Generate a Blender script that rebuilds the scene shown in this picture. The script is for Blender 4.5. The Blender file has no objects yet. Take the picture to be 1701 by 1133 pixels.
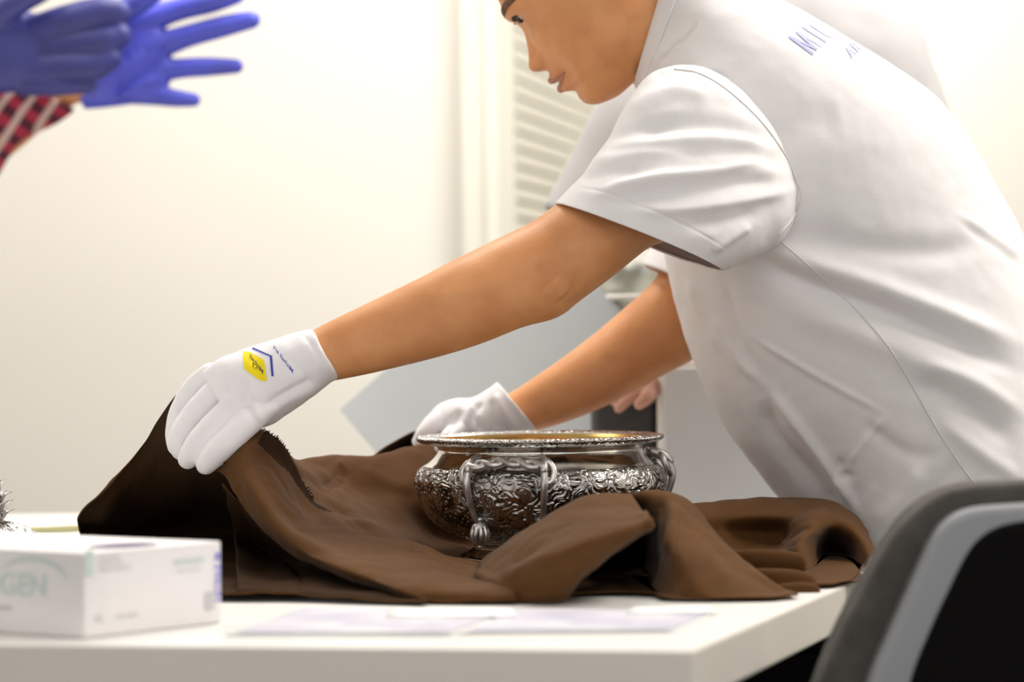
import bpy, bmesh, math, random
import numpy as np
from mathutils import Vector, Matrix, noise
from mathutils.bvhtree import BVHTree

# ------------------------------------------------------------------ camera, world, lights
FPX, CX, CY = 4016.0, 850.5, 566.5
CAM = np.array([0.0, -2.6, 0.986])
ROLL = math.radians(0.7)
RIGHT = np.array([math.cos(ROLL), 0, -math.sin(ROLL)])
UP = np.array([math.sin(ROLL), 0, math.cos(ROLL)])
scene = bpy.context.scene
cam_data = bpy.data.cameras.new('camera')
cam_data.sensor_width = 36.0
cam_data.lens = 36.0 * FPX / 1701.0
cam_data.clip_start = 0.05
cam_data.dof.use_dof = True
cam_data.dof.focus_distance = 2.52
cam_data.dof.aperture_fstop = 3.1
cam = bpy.data.objects.new('camera', cam_data)
scene.collection.objects.link(cam)
cam.matrix_world = Matrix(((RIGHT[0], UP[0], 0, CAM[0]), (0, 0, -1, CAM[1]), (RIGHT[2], UP[2], 0, CAM[2]), (0, 0, 0, 1)))
scene.camera = cam
world = bpy.data.worlds.new('world')
scene.world = world
world.use_nodes = True
world.node_tree.nodes['Background'].inputs[0].default_value = (1.0, 0.98, 0.965, 1)
world.node_tree.nodes['Background'].inputs[1].default_value = 0.78


def area(name, loc, rot, sx, sy, watts, col):
    l = bpy.data.lights.new(name, 'AREA')
    l.shape = 'RECTANGLE'
    l.size = sx
    l.size_y = sy
    l.energy = watts
    l.color = col
    o = bpy.data.objects.new(name, l)
    scene.collection.objects.link(o)
    o.location = loc
    o.rotation_euler = rot
    return o


area('ceiling_and_fill_source', (0.1, 0.85, 2.62), (0, 0, 0), 1.6, 1.0, 50, (1.0, 0.96, 0.9))
area('ceiling_and_fill_source', (-1.7, 0.6, 2.62), (0, 0, 0), 1.0, 1.2, 16, (1.0, 0.95, 0.88))
area('ceiling_and_fill_source', (1.7, 0.0, 2.62), (0, 0, 0), 1.0, 1.2, 50, (1.0, 0.95, 0.88))
area('ceiling_and_fill_source', (0.8, 3.2, 2.62), (0, 0, 0), 1.2, 0.8, 30, (1.0, 0.96, 0.9))  # added lamp out of view, to brighten the alcove
area('ceiling_and_fill_source', (0.0, -2.4, 2.62), (0, 0, 0), 1.6, 0.8, 15, (1.0, 0.96, 0.9))  # added front fill lamp above the camera, out of view
scene.view_settings.view_transform = 'Standard'
scene.view_settings.look = 'None'
scene.view_settings.gamma = 1.0
scene.view_settings.use_curve_mapping = False
scene.view_settings.exposure = 0.08
scene.cycles.use_denoising = True


# ------------------------------------------------------------------ helpers
def ray(px, py):
    return RIGHT * ((px - CX) / FPX) + UP * ((CY - py) / FPX) + np.array([0, 1.0, 0])


def W(px, py, Y):
    return CAM + ray(px, py) * (Y - CAM[1])


def T(px, py, z=0.75):
    d = ray(px, py)
    return CAM + d * ((z - CAM[2]) / d[2])


def to_px(v):
    r = v - CAM
    D = r[:, 1]
    return np.stack([CX + FPX * (r @ RIGHT) / D, CY - FPX * (r @ UP) / D], 1)


def S(Y):
    return FPX / (Y - CAM[1])


ORIGIN = {}
C = scene.collection.objects


def mesh_obj(name, verts, faces, m, parent=None, smooth=True, kind=None, label=None):
    """verts in world coordinates; parent (Empty or mesh) keeps its own origin"""
    off = np.array(ORIGIN.get(parent.name, (0, 0, 0)) if parent else (0, 0, 0), float)
    me = bpy.data.meshes.new(name)
    V = np.asarray(verts, float) - off
    me.from_pydata(V.tolist(), [], [list(map(int, f)) for f in faces])
    me.update()
    return link_mesh(name, me, m, parent, smooth, kind, label)


def link_mesh(name, me, m, parent=None, smooth=True, kind=None, label=None):
    o = bpy.data.objects.new(name, me)
    C.link(o)
    if parent:
        o.parent = parent
        root = parent
        ORIGIN[o.name] = ORIGIN.get(parent.name, (0, 0, 0))
    if m:
        me.materials.append(m)
    if smooth:
        me.polygons.foreach_set('use_smooth', [True] * len(me.polygons))
    if kind:
        o['kind'] = kind
    if label:
        o['label'] = label
    return o


def thing(name, label, cat, loc=(0, 0, 0), group=None):
    o = bpy.data.objects.new(name, None)
    C.link(o)
    o.empty_display_size = 0.05
    o.location = loc
    ORIGIN[o.name] = tuple(loc)
    o['label'] = label
    o['category'] = cat
    if group:
        o['group'] = group
    return o


def tag(o, label, cat, group=None):
    o['label'] = label
    o['category'] = cat
    if group:
        o['group'] = group
    return o


def catmull(P, k):
    """P: (n, d) -> densified with k steps per segment"""
    P = np.asarray(P, float)
    n = len(P)
    ext = np.vstack([2 * P[0] - P[1], P, 2 * P[-1] - P[-2]])
    out = []
    for i in range(n - 1):
        p0, p1, p2, p3 = ext[i], ext[i + 1], ext[i + 2], ext[i + 3]
        for j in range(k):
            t = j / k
            out.append(0.5 * (2 * p1 + (p2 - p0) * t + (2 * p0 - 5 * p1 + 4 * p2 - p3) * t * t + (3 * p1 - p0 - 3 * p2 + p3) * t ** 3))
    out.append(P[-1])
    return np.array(out)


def grid_faces(nr, nc, wrap=False, off=0):
    f = []
    cc = nc if wrap else nc - 1
    for i in range(nr - 1):
        for j in range(cc):
            a = off + i * nc + j
            b = off + i * nc + (j + 1) % nc
            f.append((a, b, b + nc, a + nc))
    return f


def join(parts):
    V, F, n = [], [], 0
    for v, f in parts:
        V.append(np.asarray(v, float))
        F += [tuple(i + n for i in q) for q in f]
        n += len(v)
    return np.vstack(V), F


def box(c, s, rz=0.0, M=None):
    c = np.array(c, float)
    x, y, z = [v / 2 for v in s]
    P = np.array([(-x, -y, -z), (x, -y, -z), (x, y, -z), (-x, y, -z), (-x, -y, z), (x, -y, z), (x, y, z), (-x, y, z)])
    if M is not None:
        P = P @ np.array(M).T
    elif rz:
        cr, sr = math.cos(rz), math.sin(rz)
        P = P @ np.array([[cr, sr, 0], [-sr, cr, 0], [0, 0, 1]])
    return P + c, [(0, 3, 2, 1), (4, 5, 6, 7), (0, 1, 5, 4), (1, 2, 6, 5), (2, 3, 7, 6), (3, 0, 4, 7)]


def prism(poly, z0, z1):
    n = len(poly)
    V = [(p[0], p[1], z0) for p in poly] + [(p[0], p[1], z1) for p in poly]
    F = [tuple(range(n - 1, -1, -1)), tuple(range(n, 2 * n))] + [(i, (i + 1) % n, (i + 1) % n + n, i + n) for i in range(n)]
    return np.array(V, float), F


def bevel_obj(o, w, seg=2):
    b = o.modifiers.new('bevel', 'BEVEL')
    b.width = w
    b.segments = seg
    b.limit_method = 'ANGLE'
    return o


def loft(ctrl, nseg=8, n=64, caps=True, expo=1.0):
    """ctrl rows: (ax,ay,bx,by, Yc, halfdepth, tilt_px, shiftY) pixel pairs a (silhouette 1) and b (silhouette 2)"""
    rows = np.array([list(r) + [0] * (8 - len(r)) for r in ctrl], float)
    R = catmull(rows, nseg)
    th = np.linspace(0, 2 * math.pi, n, endpoint=False)
    ct, st = np.cos(th), np.sin(th)
    if expo != 1.0:
        ct = np.sign(ct) * np.abs(ct) ** expo
        st = np.sign(st) * np.abs(st) ** expo
    V = []
    for r in R:
        a, b = W(r[0], r[1], r[4]), W(r[2], r[3], r[4])
        c = (a + b) / 2
        h = (a - b) / 2
        perp = np.array([-h[2], 0, h[0]])
        perp /= (np.linalg.norm(perp) + 1e-9)
        for k in range(n):
            V.append(c + h * ct[k] + np.array([0, 1, 0]) * (-st[k] * r[5] + r[7] * ct[k]) + perp * (-st[k] * r[6] / S(r[4])))
    V = np.array(V)
    m = len(R)
    F = grid_faces(m, n, True)
    if caps:
        V = np.vstack([V, V[:n].mean(0), V[(m - 1) * n:m * n].mean(0)])
        i0, i1 = m * n, m * n + 1
        F += [((j + 1) % n, j, i0) for j in range(n)]
        F += [((m - 1) * n + j, (m - 1) * n + (j + 1) % n, i1) for j in range(n)]
    return V, F


def tube(pts, rad, n=16, k=5, flat=1.0, round_ends=True, up=(0, 0, 1)):
    """rounded tapered tube through world points"""
    P = np.array([list(p) + [r] for p, r in zip(pts, rad)], float)
    P = catmull(P, k) if len(P) > 2 or k > 1 else P
    X, R = P[:, :3], np.maximum(P[:, 3], 1e-4)
    if round_ends:
        def endcap(c, d, r):
            rows = []
            for a in (80, 60, 40, 20):
                a = math.radians(a)
                rows.append((c + d * r * math.sin(a), r * math.cos(a)))
            return rows
        d0 = X[0] - X[1]
        d0 /= np.linalg.norm(d0)
        d1 = X[-1] - X[-2]
        d1 /= np.linalg.norm(d1)
        e0 = endcap(X[0], d0, R[0])
        e1 = endcap(X[-1], d1, R[-1])[::-1]
        X = np.array([e[0] for e in e0] + list(X) + [e[0] for e in e1])
        R = np.array([e[1] for e in e0] + list(R) + [e[1] for e in e1])
    Tn = np.gradient(X, axis=0)
    Tn /= np.linalg.norm(Tn, axis=1)[:, None] + 1e-12
    u = np.cross(Tn[0], up)
    if np.linalg.norm(u) < 1e-3:
        u = np.cross(Tn[0], (1, 0, 0))
    u /= np.linalg.norm(u)
    V = []
    for x, t, r in zip(X, Tn, R):
        u = u - t * np.dot(u, t)
        u /= np.linalg.norm(u)
        w = np.cross(t, u)
        for j in range(n):
            a = 2 * math.pi * j / n
            V.append(x + u * r * math.cos(a) + w * r * flat * math.sin(a))
    m = len(X)
    V = np.array(V)
    F = grid_faces(m, n, True)
    V = np.vstack([V, X[0], X[-1]])
    F += [((j + 1) % n, j, m * n) for j in range(n)]
    F += [((m - 1) * n + j, (m - 1) * n + (j + 1) % n, m * n + 1) for j in range(n)]
    return V, F


def ellipsoid(c, r, M=None, nu=24, nv=16):
    V, F = [], []
    for i in range(nv + 1):
        p = math.pi * i / nv
        for j in range(nu):
            t = 2 * math.pi * j / nu
            V.append((r[0] * math.sin(p) * math.cos(t), r[1] * math.sin(p) * math.sin(t), r[2] * math.cos(p)))
    V = np.array(V)
    if M is not None:
        V = V @ np.array(M).T
    return V + np.array(c), grid_faces(nv + 1, nu, True)


def voxelize(parts, voxel, smooth_it=4, fac=0.5):
    V, F = join(parts)
    me = bpy.data.meshes.new('tmp')
    me.from_pydata(V.tolist(), [], F)
    me.validate()
    o = bpy.data.objects.new('tmp', me)
    C.link(o)
    bm = bmesh.new()
    bm.from_mesh(me)
    bmesh.ops.remove_doubles(bm, verts=bm.verts, dist=1e-6)
    bmesh.ops.recalc_face_normals(bm, faces=bm.faces)
    bm.to_mesh(me)
    bm.free()
    r = o.modifiers.new('r', 'REMESH')
    r.mode = 'VOXEL'
    r.voxel_size = voxel
    s = o.modifiers.new('s', 'SMOOTH')
    s.iterations = smooth_it
    s.factor = fac
    dg = bpy.context.evaluated_depsgraph_get()
    out = bpy.data.meshes.new_from_object(o.evaluated_get(dg))
    n = len(out.vertices)
    A = np.empty(n * 3)
    out.vertices.foreach_get('co', A)
    Fo = [tuple(p.vertices) for p in out.polygons]
    bpy.data.objects.remove(o)
    return A.reshape(-1, 3), Fo


def normals(V, F):
    q = np.array([list(f) if len(f) == 4 else list(f) + [f[-1]] for f in F])
    n = np.cross(V[q[:, 2]] - V[q[:, 0]], V[q[:, 3]] - V[q[:, 1]])
    n2 = np.cross(V[q[:, 1]] - V[q[:, 0]], V[q[:, 2]] - V[q[:, 0]])
    tri = q[:, 2] == q[:, 3]
    n[tri] = n2[tri]
    N = np.zeros_like(V)
    for k in range(4):
        np.add.at(N, q[:, k], n)
    return N / (np.linalg.norm(N, axis=1)[:, None] + 1e-12)


def seg_dist(P, line):
    """distance from 2D points to polyline, and normalised arclength"""
    L = np.asarray(line, float)
    best = np.full(len(P), 1e9)
    tt = np.zeros(len(P))
    sd = np.zeros(len(P))
    seg = np.linalg.norm(np.diff(L, axis=0), axis=1)
    tot, acc = seg.sum(), 0
    for i in range(len(L) - 1):
        d = L[i + 1] - L[i]
        q = P - L[i]
        t = np.clip((q @ d) / (d @ d), 0, 1)
        r = q - t[:, None] * d
        ds = np.linalg.norm(r, axis=1)
        m = ds < best
        best[m] = ds[m]
        tt[m] = (acc + t[m] * seg[i]) / tot
        sd[m] = np.sign(d[0] * q[m, 1] - d[1] * q[m, 0]) * ds[m]
        acc += seg[i]
    return best, tt, sd


def fold(V, N, folds, near=True):
    """displace the camera-side of a surface by real folds laid along lines"""
    P = to_px(V)
    w8 = np.clip(-N[:, 1] * 3.0 + 0.6, 0, 1) if near else np.ones(len(V))
    D = np.zeros(len(V))
    for line, amp, wid in folds:
        L = catmull(line, 6) if len(line) > 2 else np.array(line, float)
        d, t, sd = seg_dist(P, L)
        prof = np.exp(-(d / wid) ** 2)
        taper = np.clip(np.minimum(t, 1 - t) * 5, 0, 1)
        taper = taper * taper * (3 - 2 * taper)
        D += amp * prof * (0.15 + 0.85 * taper) * w8
    return V + N * D[:, None]


def fbm(p, sc, oct=3):
    return noise.fractal(Vector((p[0] * sc, p[1] * sc, p[2] * sc)), 0.8, 2.0, oct)


def noisy(V, N, amp, sc, oct=3):
    return V + N * np.array([[amp * fbm(p, sc, oct)] for p in V])


def solid(V, F, th):
    n = len(V)
    N = normals(V, F)
    V2 = np.vstack([V, V - N * th])
    F2 = list(F) + [tuple(i + n for i in f[::-1]) for f in F]
    edges = {}
    for f in F:
        for a, b in zip(f, f[1:] + f[:1]):
            edges[(a, b)] = 1
    for (a, b) in edges:
        if (b, a) not in edges:
            F2.append((b, a, a + n, b + n))
    return V2, F2


def bvh_of(V, F):
    return BVHTree.FromPolygons([tuple(v) for v in V], [tuple(f) for f in F])


def project(px_pts, bvh, lift, fallbackY=0):
    out = []
    last = None
    for (x, y) in px_pts:
        d = Vector(ray(x, y)).normalized()
        hit, nrm, _, dist = bvh.ray_cast(Vector(CAM), d)
        if hit is None:
            out.append(None)
        else:
            if nrm.dot(d) > 0:
                nrm = -nrm
            out.append(np.array(hit + nrm * lift))
    return out


def decal(name, polys_px, faces, bvh, m, parent, lift=0.0006, label=None):
    pts = project(polys_px, bvh, lift)
    keep = [f for f in faces if all(pts[i] is not None for i in f)]
    pts = [p if p is not None else np.zeros(3) for p in pts]
    used = sorted({i for f in keep for i in f})
    mp = {o: i for i, o in enumerate(used)}
    if not keep:
        return None
    return mesh_obj(name, [pts[i] for i in used], [tuple(mp[i] for i in f) for f in keep], m, parent, label=label)


def text2d(s, shear=0.0, dense=0):
    cu = bpy.data.curves.new('t', 'FONT')
    cu.body = s
    cu.shear = shear
    cu.resolution_u = 4
    cu.offset = 0.012
    o = bpy.data.objects.new('t', cu)
    C.link(o)
    dg = bpy.context.evaluated_depsgraph_get()
    me = bpy.data.meshes.new_from_object(o.evaluated_get(dg))
    bm = bmesh.new()
    bm.from_mesh(me)
    bmesh.ops.triangulate(bm, faces=bm.faces)
    for _ in range(dense):
        bmesh.ops.subdivide_edges(bm, edges=[e for e in bm.edges if e.calc_length() > 0.12], cuts=1)
        bmesh.ops.triangulate(bm, faces=bm.faces)
    V = np.array([v.co[:2] for v in bm.verts])
    bm.verts.index_update()
    F = [tuple(v.index for v in f.verts) for f in bm.faces]
    bm.free()
    bpy.data.objects.remove(o)
    return V, F


def poly_fill(poly, step):
    """triangulated dense interior grid for a convex polygon (pixel space)"""
    P = np.array(poly, float)
    c = P.mean(0)
    rings, n = 5, len(P)
    D = []
    for i in range(n):
        a, b = P[i], P[(i + 1) % n]
        k = max(1, int(np.linalg.norm(b - a) / step))
        for j in range(k):
            D.append(a + (b - a) * j / k)
    D = np.array(D)
    m = len(D)
    V = [c]
    for r in range(1, rings + 1):
        V += list(c + (D - c) * r / rings)
    F = [(0, 1 + j, 1 + (j + 1) % m) for j in range(m)]
    for r in range(rings - 1):
        for j in range(m):
            a, b = 1 + r * m + j, 1 + r * m + (j + 1) % m
            F.append((a, b, b + m, a + m))
    return np.array(V), F


# ------------------------------------------------------------------ materials
def mat(name, col, rough=0.6, metal=0.0, sheen=0.0, sss=0.0, noise_sc=0, noise_amt=0.0, bump=0.0, bump_sc=200, spec=0.5, col2=None, coat=0):
    m = bpy.data.materials.new(name)
    m.use_nodes = True
    nt = m.node_tree
    b = nt.nodes['Principled BSDF']
    b.inputs['Base Color'].default_value = (*col, 1)
    b.inputs['Roughness'].default_value = rough
    b.inputs['Metallic'].default_value = metal
    b.inputs['Specular IOR Level'].default_value = spec
    b.inputs['Coat Weight'].default_value = coat
    if sheen:
        b.inputs['Sheen Weight'].default_value = sheen
        b.inputs['Sheen Roughness'].default_value = 0.4
    if sss:
        b.inputs['Subsurface Weight'].default_value = sss
        b.inputs['Subsurface Radius'].default_value = (0.012, 0.005, 0.002)
        b.inputs['Subsurface Scale'].default_value = 1.0
    tc = nt.nodes.new('ShaderNodeTexCoord')
    if noise_amt or col2:
        n = nt.nodes.new('ShaderNodeTexNoise')
        n.inputs['Scale'].default_value = noise_sc
        n.inputs['Detail'].default_value = 5
        nt.links.new(tc.outputs['Object'], n.inputs['Vector'])
        mx = nt.nodes.new('ShaderNodeMix')
        mx.data_type = 'RGBA'
        mx.inputs[6].default_value = (*col, 1)
        c2 = col2 if col2 else tuple(c * (1 - noise_amt) for c in col)
        mx.inputs[7].default_value = (*c2, 1)
        rp = nt.nodes.new('ShaderNodeMapRange')
        rp.inputs[1].default_value = 0.35
        rp.inputs[2].default_value = 0.65
        nt.links.new(n.outputs['Fac'], rp.inputs[0])
        nt.links.new(rp.outputs[0], mx.inputs[0])
        nt.links.new(mx.outputs[2], b.inputs['Base Color'])
    if bump:
        n2 = nt.nodes.new('ShaderNodeTexNoise')
        n2.inputs['Scale'].default_value = bump_sc
        n2.inputs['Detail'].default_value = 3
        nt.links.new(tc.outputs['Object'], n2.inputs['Vector'])
        bp = nt.nodes.new('ShaderNodeBump')
        bp.inputs['Strength'].default_value = bump
        bp.inputs['Distance'].default_value = 0.001
        nt.links.new(n2.outputs['Fac'], bp.inputs['Height'])
        nt.links.new(bp.outputs[0], b.inputs['Normal'])
    return m


M_wall = mat('cream_wall_paint', (0.79, 0.765, 0.705), 0.8, noise_sc=2, noise_amt=0.02)
M_wall2 = mat('white_wall_paint', (0.93, 0.9, 0.84), 0.8, noise_sc=2, noise_amt=0.02)
M_trim = mat('trim_paint', (0.76, 0.745, 0.67), 0.5, noise_sc=3, noise_amt=0.02)
M_slat = mat('louver_paint', (0.96, 0.93, 0.83), 0.5, noise_sc=3, noise_amt=0.03)
M_gap = mat('louver_backing', (0.22, 0.21, 0.045), 0.8, noise_sc=3, noise_amt=0.1)
M_ceil = mat('ceiling_paint', (0.88, 0.87, 0.83), 0.9, noise_sc=3, noise_amt=0.02)
M_floor = mat('grey_floor', (0.045, 0.043, 0.042), 0.6, noise_sc=8, noise_amt=0.2)
M_table = mat('white_laminate', (0.86, 0.85, 0.82), 0.35, noise_sc=5, noise_amt=0.02)
M_tedge = mat('table_edge_band', (0.74, 0.70, 0.64), 0.5, noise_sc=5, noise_amt=0.03)
M_shirt = mat('white_jersey', (0.84, 0.82, 0.83), 0.9, sheen=0.15, bump=0.35, bump_sc=900, spec=0.15, noise_sc=12, noise_amt=0.02)
M_thread = mat('white_seam_thread', (0.80, 0.78, 0.77), 0.9, noise_sc=50, noise_amt=0.1)
M_glove = mat('white_cotton', (0.88, 0.86, 0.89), 0.95, sheen=0.2, bump=0.3, bump_sc=1200, spec=0.1, noise_sc=20, noise_amt=0.02)
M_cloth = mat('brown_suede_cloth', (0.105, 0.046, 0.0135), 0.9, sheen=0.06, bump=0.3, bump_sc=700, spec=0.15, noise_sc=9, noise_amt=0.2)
M_reverse_shade = mat('cloth_reverse_and_shade', (0.036, 0.017, 0.0065), 0.95, bump=0.3, bump_sc=700, spec=0.1, noise_sc=9, noise_amt=0.2)  # reverse side of the cloth, also painted shade under its folds
M_frays = mat('brown_fray', (0.05, 0.024, 0.014), 0.95, noise_sc=60, noise_amt=0.2)
M_trouser = mat('black_trousers', (0.012, 0.012, 0.014), 0.85, noise_sc=20, noise_amt=0.2)
M_hair = mat('black_hair', (0.012, 0.01, 0.008), 0.5, noise_sc=60, noise_amt=0.3)
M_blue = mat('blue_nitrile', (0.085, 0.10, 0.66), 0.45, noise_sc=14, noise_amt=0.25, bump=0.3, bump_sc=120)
M_foam = mat('grey_foam_board', (0.49, 0.52, 0.54), 0.85, noise_sc=15, noise_amt=0.03, bump=0.3, bump_sc=600)
M_panel = mat('pale_grey_panel', (0.74, 0.77, 0.79), 0.85, noise_sc=15, noise_amt=0.02)
M_white = mat('white_board', (0.87, 0.85, 0.81), 0.6, noise_sc=5, noise_amt=0.02)
M_black = mat('black_plastic', (0.005, 0.0045, 0.0045), 0.8, noise_sc=5, noise_amt=0.1, spec=0.08)
M_rim = mat('satin_grey_rim', (0.30, 0.31, 0.33), 0.35, metal=0.3, noise_sc=6, noise_amt=0.05)
M_felt = mat('grey_felt', (0.088, 0.080, 0.071), 0.95, noise_sc=35, noise_amt=0.35, bump=0.5, bump_sc=400)
M_card = mat('white_carton', (0.84, 0.81, 0.82), 0.6, noise_sc=5, noise_amt=0.02)
M_cardside = mat('carton_side', (0.70, 0.64, 0.65), 0.6, noise_sc=5, noise_amt=0.02)
M_slot = mat('carton_opening', (0.02, 0.01, 0.12), 0.6, noise_sc=5, noise_amt=0.1)
M_teal = mat('pale_teal_ink', (0.60, 0.72, 0.68), 0.7, noise_sc=5, noise_amt=0.05)
M_greyink = mat('grey_ink', (0.60, 0.58, 0.60), 0.7, noise_sc=5, noise_amt=0.05)
M_purple = mat('purple_ink', (0.28, 0.26, 0.75), 0.7, noise_sc=5, noise_amt=0.05)
M_yellow = mat('yellow_print', (0.93, 0.73, 0.0), 0.8, noise_sc=5, noise_amt=0.03)
M_blueink = mat('blue_print', (0.05, 0.06, 0.42), 0.8, noise_sc=5, noise_amt=0.05)
M_paleblue = mat('pale_blue_print', (0.46, 0.48, 0.84), 0.8, noise_sc=40, noise_amt=0.1)
M_dark = mat('dark_ink', (0.10, 0.09, 0.06), 0.8, noise_sc=5, noise_amt=0.05)
M_lash = mat('dark_lash', (0.012, 0.008, 0.006), 0.7, noise_sc=50, noise_amt=0.1)
M_brow = mat('brow_hair', (0.20, 0.10, 0.05), 0.8, noise_sc=90, noise_amt=0.4)
M_eye = mat('eye_white', (0.55, 0.5, 0.46), 0.15, noise_sc=50, noise_amt=0.1)
M_iris = mat('dark_iris', (0.02, 0.012, 0.008), 0.1, noise_sc=50, noise_amt=0.1)
M_lips = mat('lip_skin', (0.50, 0.20, 0.13), 0.45, sss=0.1, noise_sc=120, noise_amt=0.15)
M_nostril = mat('nostril_dark', (0.09, 0.03, 0.015), 0.8, noise_sc=50, noise_amt=0.1)
M_paper = mat('white_paper', (0.90, 0.90, 0.90), 0.5, noise_sc=5, noise_amt=0.02)
M_print = mat('faded_photo_print', (0.50, 0.49, 0.62), 0.45, noise_sc=14, col2=(0.74, 0.73, 0.78))
M_olive = mat('olive_strip', (0.50, 0.48, 0.25), 0.7, noise_sc=5, noise_amt=0.05)
M_bag = mat('green_grey_wrap', (0.55, 0.56, 0.42), 0.6, noise_sc=14, col2=(0.32, 0.33, 0.34))
M_shell = mat('rubber_sole', (0.05, 0.05, 0.05), 0.7, noise_sc=5, noise_amt=0.1)


def skin_mat():
    m = mat('skin', (0.74, 0.35, 0.15), 0.45, sss=0.10, noise_sc=26, col2=(0.65, 0.28, 0.11), bump=0.15, bump_sc=500, spec=0.35)
    return m


M_skin = skin_mat()


def plaid_mat():
    m = bpy.data.materials.new('red_plaid_cotton')
    m.use_nodes = True
    nt = m.node_tree
    b = nt.nodes['Principled BSDF']
    b.inputs['Roughness'].default_value = 0.9
    tc = nt.nodes.new('ShaderNodeTexCoord')
    mp = nt.nodes.new('ShaderNodeMapping')
    mp.inputs['Rotation'].default_value = (0, 0.9, 0)
    nt.links.new(tc.outputs['Object'], mp.inputs['Vector'])
    outs = []
    for d, lo, hi in (('X', 0.45, 0.62), ('Z', 0.66, 0.86)):
        w = nt.nodes.new('ShaderNodeTexWave')
        w.bands_direction = d
        w.inputs['Scale'].default_value = 11
        w.inputs['Distortion'].default_value = 1.2
        nt.links.new(mp.outputs[0], w.inputs['Vector'])
        ramp = nt.nodes.new('ShaderNodeMapRange')
        ramp.inputs[1].default_value = lo
        ramp.inputs[2].default_value = hi
        nt.links.new(w.outputs['Fac'], ramp.inputs[0])
        outs.append(ramp)
    m1 = nt.nodes.new('ShaderNodeMix')
    m1.data_type = 'RGBA'
    m1.inputs[6].default_value = (0.33, 0.02, 0.05, 1)
    m1.inputs[7].default_value = (0.07, 0.01, 0.025, 1)
    nt.links.new(outs[0].outputs[0], m1.inputs[0])
    m2 = nt.nodes.new('ShaderNodeMix')
    m2.data_type = 'RGBA'
    m2.inputs[7].default_value = (0.50, 0.36, 0.33, 1)
    nt.links.new(m1.outputs[2], m2.inputs[6])
    nt.links.new(outs[1].outputs[0], m2.inputs[0])
    nt.links.new(m2.outputs[2], b.inputs['Base Color'])
    return m


M_plaid = plaid_mat()


def silver_mat():
    m = bpy.data.materials.new('chased_silver')
    m.use_nodes = True
    nt = m.node_tree
    b = nt.nodes['Principled BSDF']
    b.inputs['Metallic'].default_value = 1.0
    b.inputs['Roughness'].default_value = 0.22
    at = nt.nodes.new('ShaderNodeAttribute')
    at.attribute_name = 'relief'
    mr = nt.nodes.new('ShaderNodeMapRange')
    mr.inputs[1].default_value = 0.12
    mr.inputs[2].default_value = 0.5
    nt.links.new(at.outputs['Fac'], mr.inputs[0])
    mx = nt.nodes.new('ShaderNodeMix')
    mx.data_type = 'RGBA'
    mx.inputs[6].default_value = (0.07, 0.062, 0.056, 1)
    mx.inputs[7].default_value = (0.46, 0.44, 0.425, 1)
    nt.links.new(mr.outputs[0], mx.inputs[0])
    nt.links.new(mx.outputs[2], b.inputs['Base Color'])
    return m


M_relief = silver_mat()
M_silver = mat('polished_silver', (0.80, 0.78, 0.74), 0.12, metal=1.0, noise_sc=30, noise_amt=0.12)
M_oldsilver = mat('darkened_silver', (0.80, 0.77, 0.76), 0.34, metal=0.9, noise_sc=60, noise_amt=0.45)
M_gilt = mat('gilt_lining', (0.80, 0.55, 0.20), 0.25, metal=1.0, noise_sc=30, noise_amt=0.2)


# ------------------------------------------------------------------ setting
def struct(name, v, f, m, parent=None, bev=0, smooth=False):
    o = mesh_obj(name, v, f, m, parent, smooth=smooth)
    if not parent:
        o['kind'] = 'structure'
    if bev:
        bevel_obj(o, bev)
    return o


struct('floor', *box((0, 0.5, -0.05), (6.6, 8.0, 0.1)), M_floor)
struct('ceiling', *box((0, 0.5, 2.75), (6.6, 8.0, 0.1)), M_ceil)
struct('wall_left', *box((-3.05, 0.5, 1.35), (0.1, 8.0, 2.7)), M_wall)
struct('wall_right', *box((3.05, 0.5, 1.35), (0.1, 8.0, 2.7)), M_wall2)
YB = 1.95
xj = W(762, 300, YB)[0]
xk = W(834, 300, YB)[0]
struct('wall_back', *box(((-3.0 + xj) / 2, YB + 0.06, 1.35), (3.0 + xj, 0.12, 2.7)), M_wall)
struct('wall_alcove', *box((0.8, 4.05, 1.35), (4.4, 0.1, 2.7)), M_wall2)
struct('wall_alcove_left', *box((xj - 0.4, 3.06, 1.35), (0.1, 2.0, 2.7)), M_wall2)
struct('wall_back_right', *box((2.3, YB + 0.06, 1.35), (1.4, 0.12, 2.7)), M_wall2)
struct('trim_1', *join([box(((xj + xk) / 2, YB + 0.03, 1.3), (xk - xj, 0.14, 2.6)), box((xj + 0.016, YB - 0.045, 1.3), (0.016, 0.02, 2.6)),
                        box((xk - 0.02, YB - 0.045, 1.3), (0.022, 0.02, 2.6))]), M_trim, bev=0.004)
struct('baseboard_back', *box(((-3.0 + xj) / 2, YB - 0.008, 0.05), (3.0 + xj, 0.016, 0.1)), M_trim)

# louvred door standing ajar
door = thing('door_1', 'cream louvred door standing ajar behind the man', 'door', (xk, YB, 0.0))
del door['category'], door['label']
door['kind'] = 'structure'
az = math.radians(14.2)
ddir = np.array([math.sin(az), math.cos(az), 0])
dn = np.array([math.cos(az), -math.sin(az), 0])
MD = np.array([ddir, -dn, (0, 0, 1)]).T
def dpt(u, v, z):
    return np.array([xk, YB, 0]) + ddir * u + dn * v + np.array([0, 0, z])
mesh_obj('door_stile', *box(dpt(0.015, 0, 1.12), (0.03, 0.04, 2.2), M=MD), M_trim, door, False)
mesh_obj('door_stile', *box(dpt(0.96, 0, 1.12), (0.08, 0.04, 2.2), M=MD), M_trim, door, False)
mesh_obj('door_rail', *box(dpt(0.49, 0, 0.1), (0.9, 0.04, 0.16), M=MD), M_trim, door, False)
mesh_obj('door_rail', *box(dpt(0.49, 0, 2.16), (0.9, 0.04, 0.12), M=MD), M_trim, door, False)
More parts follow.
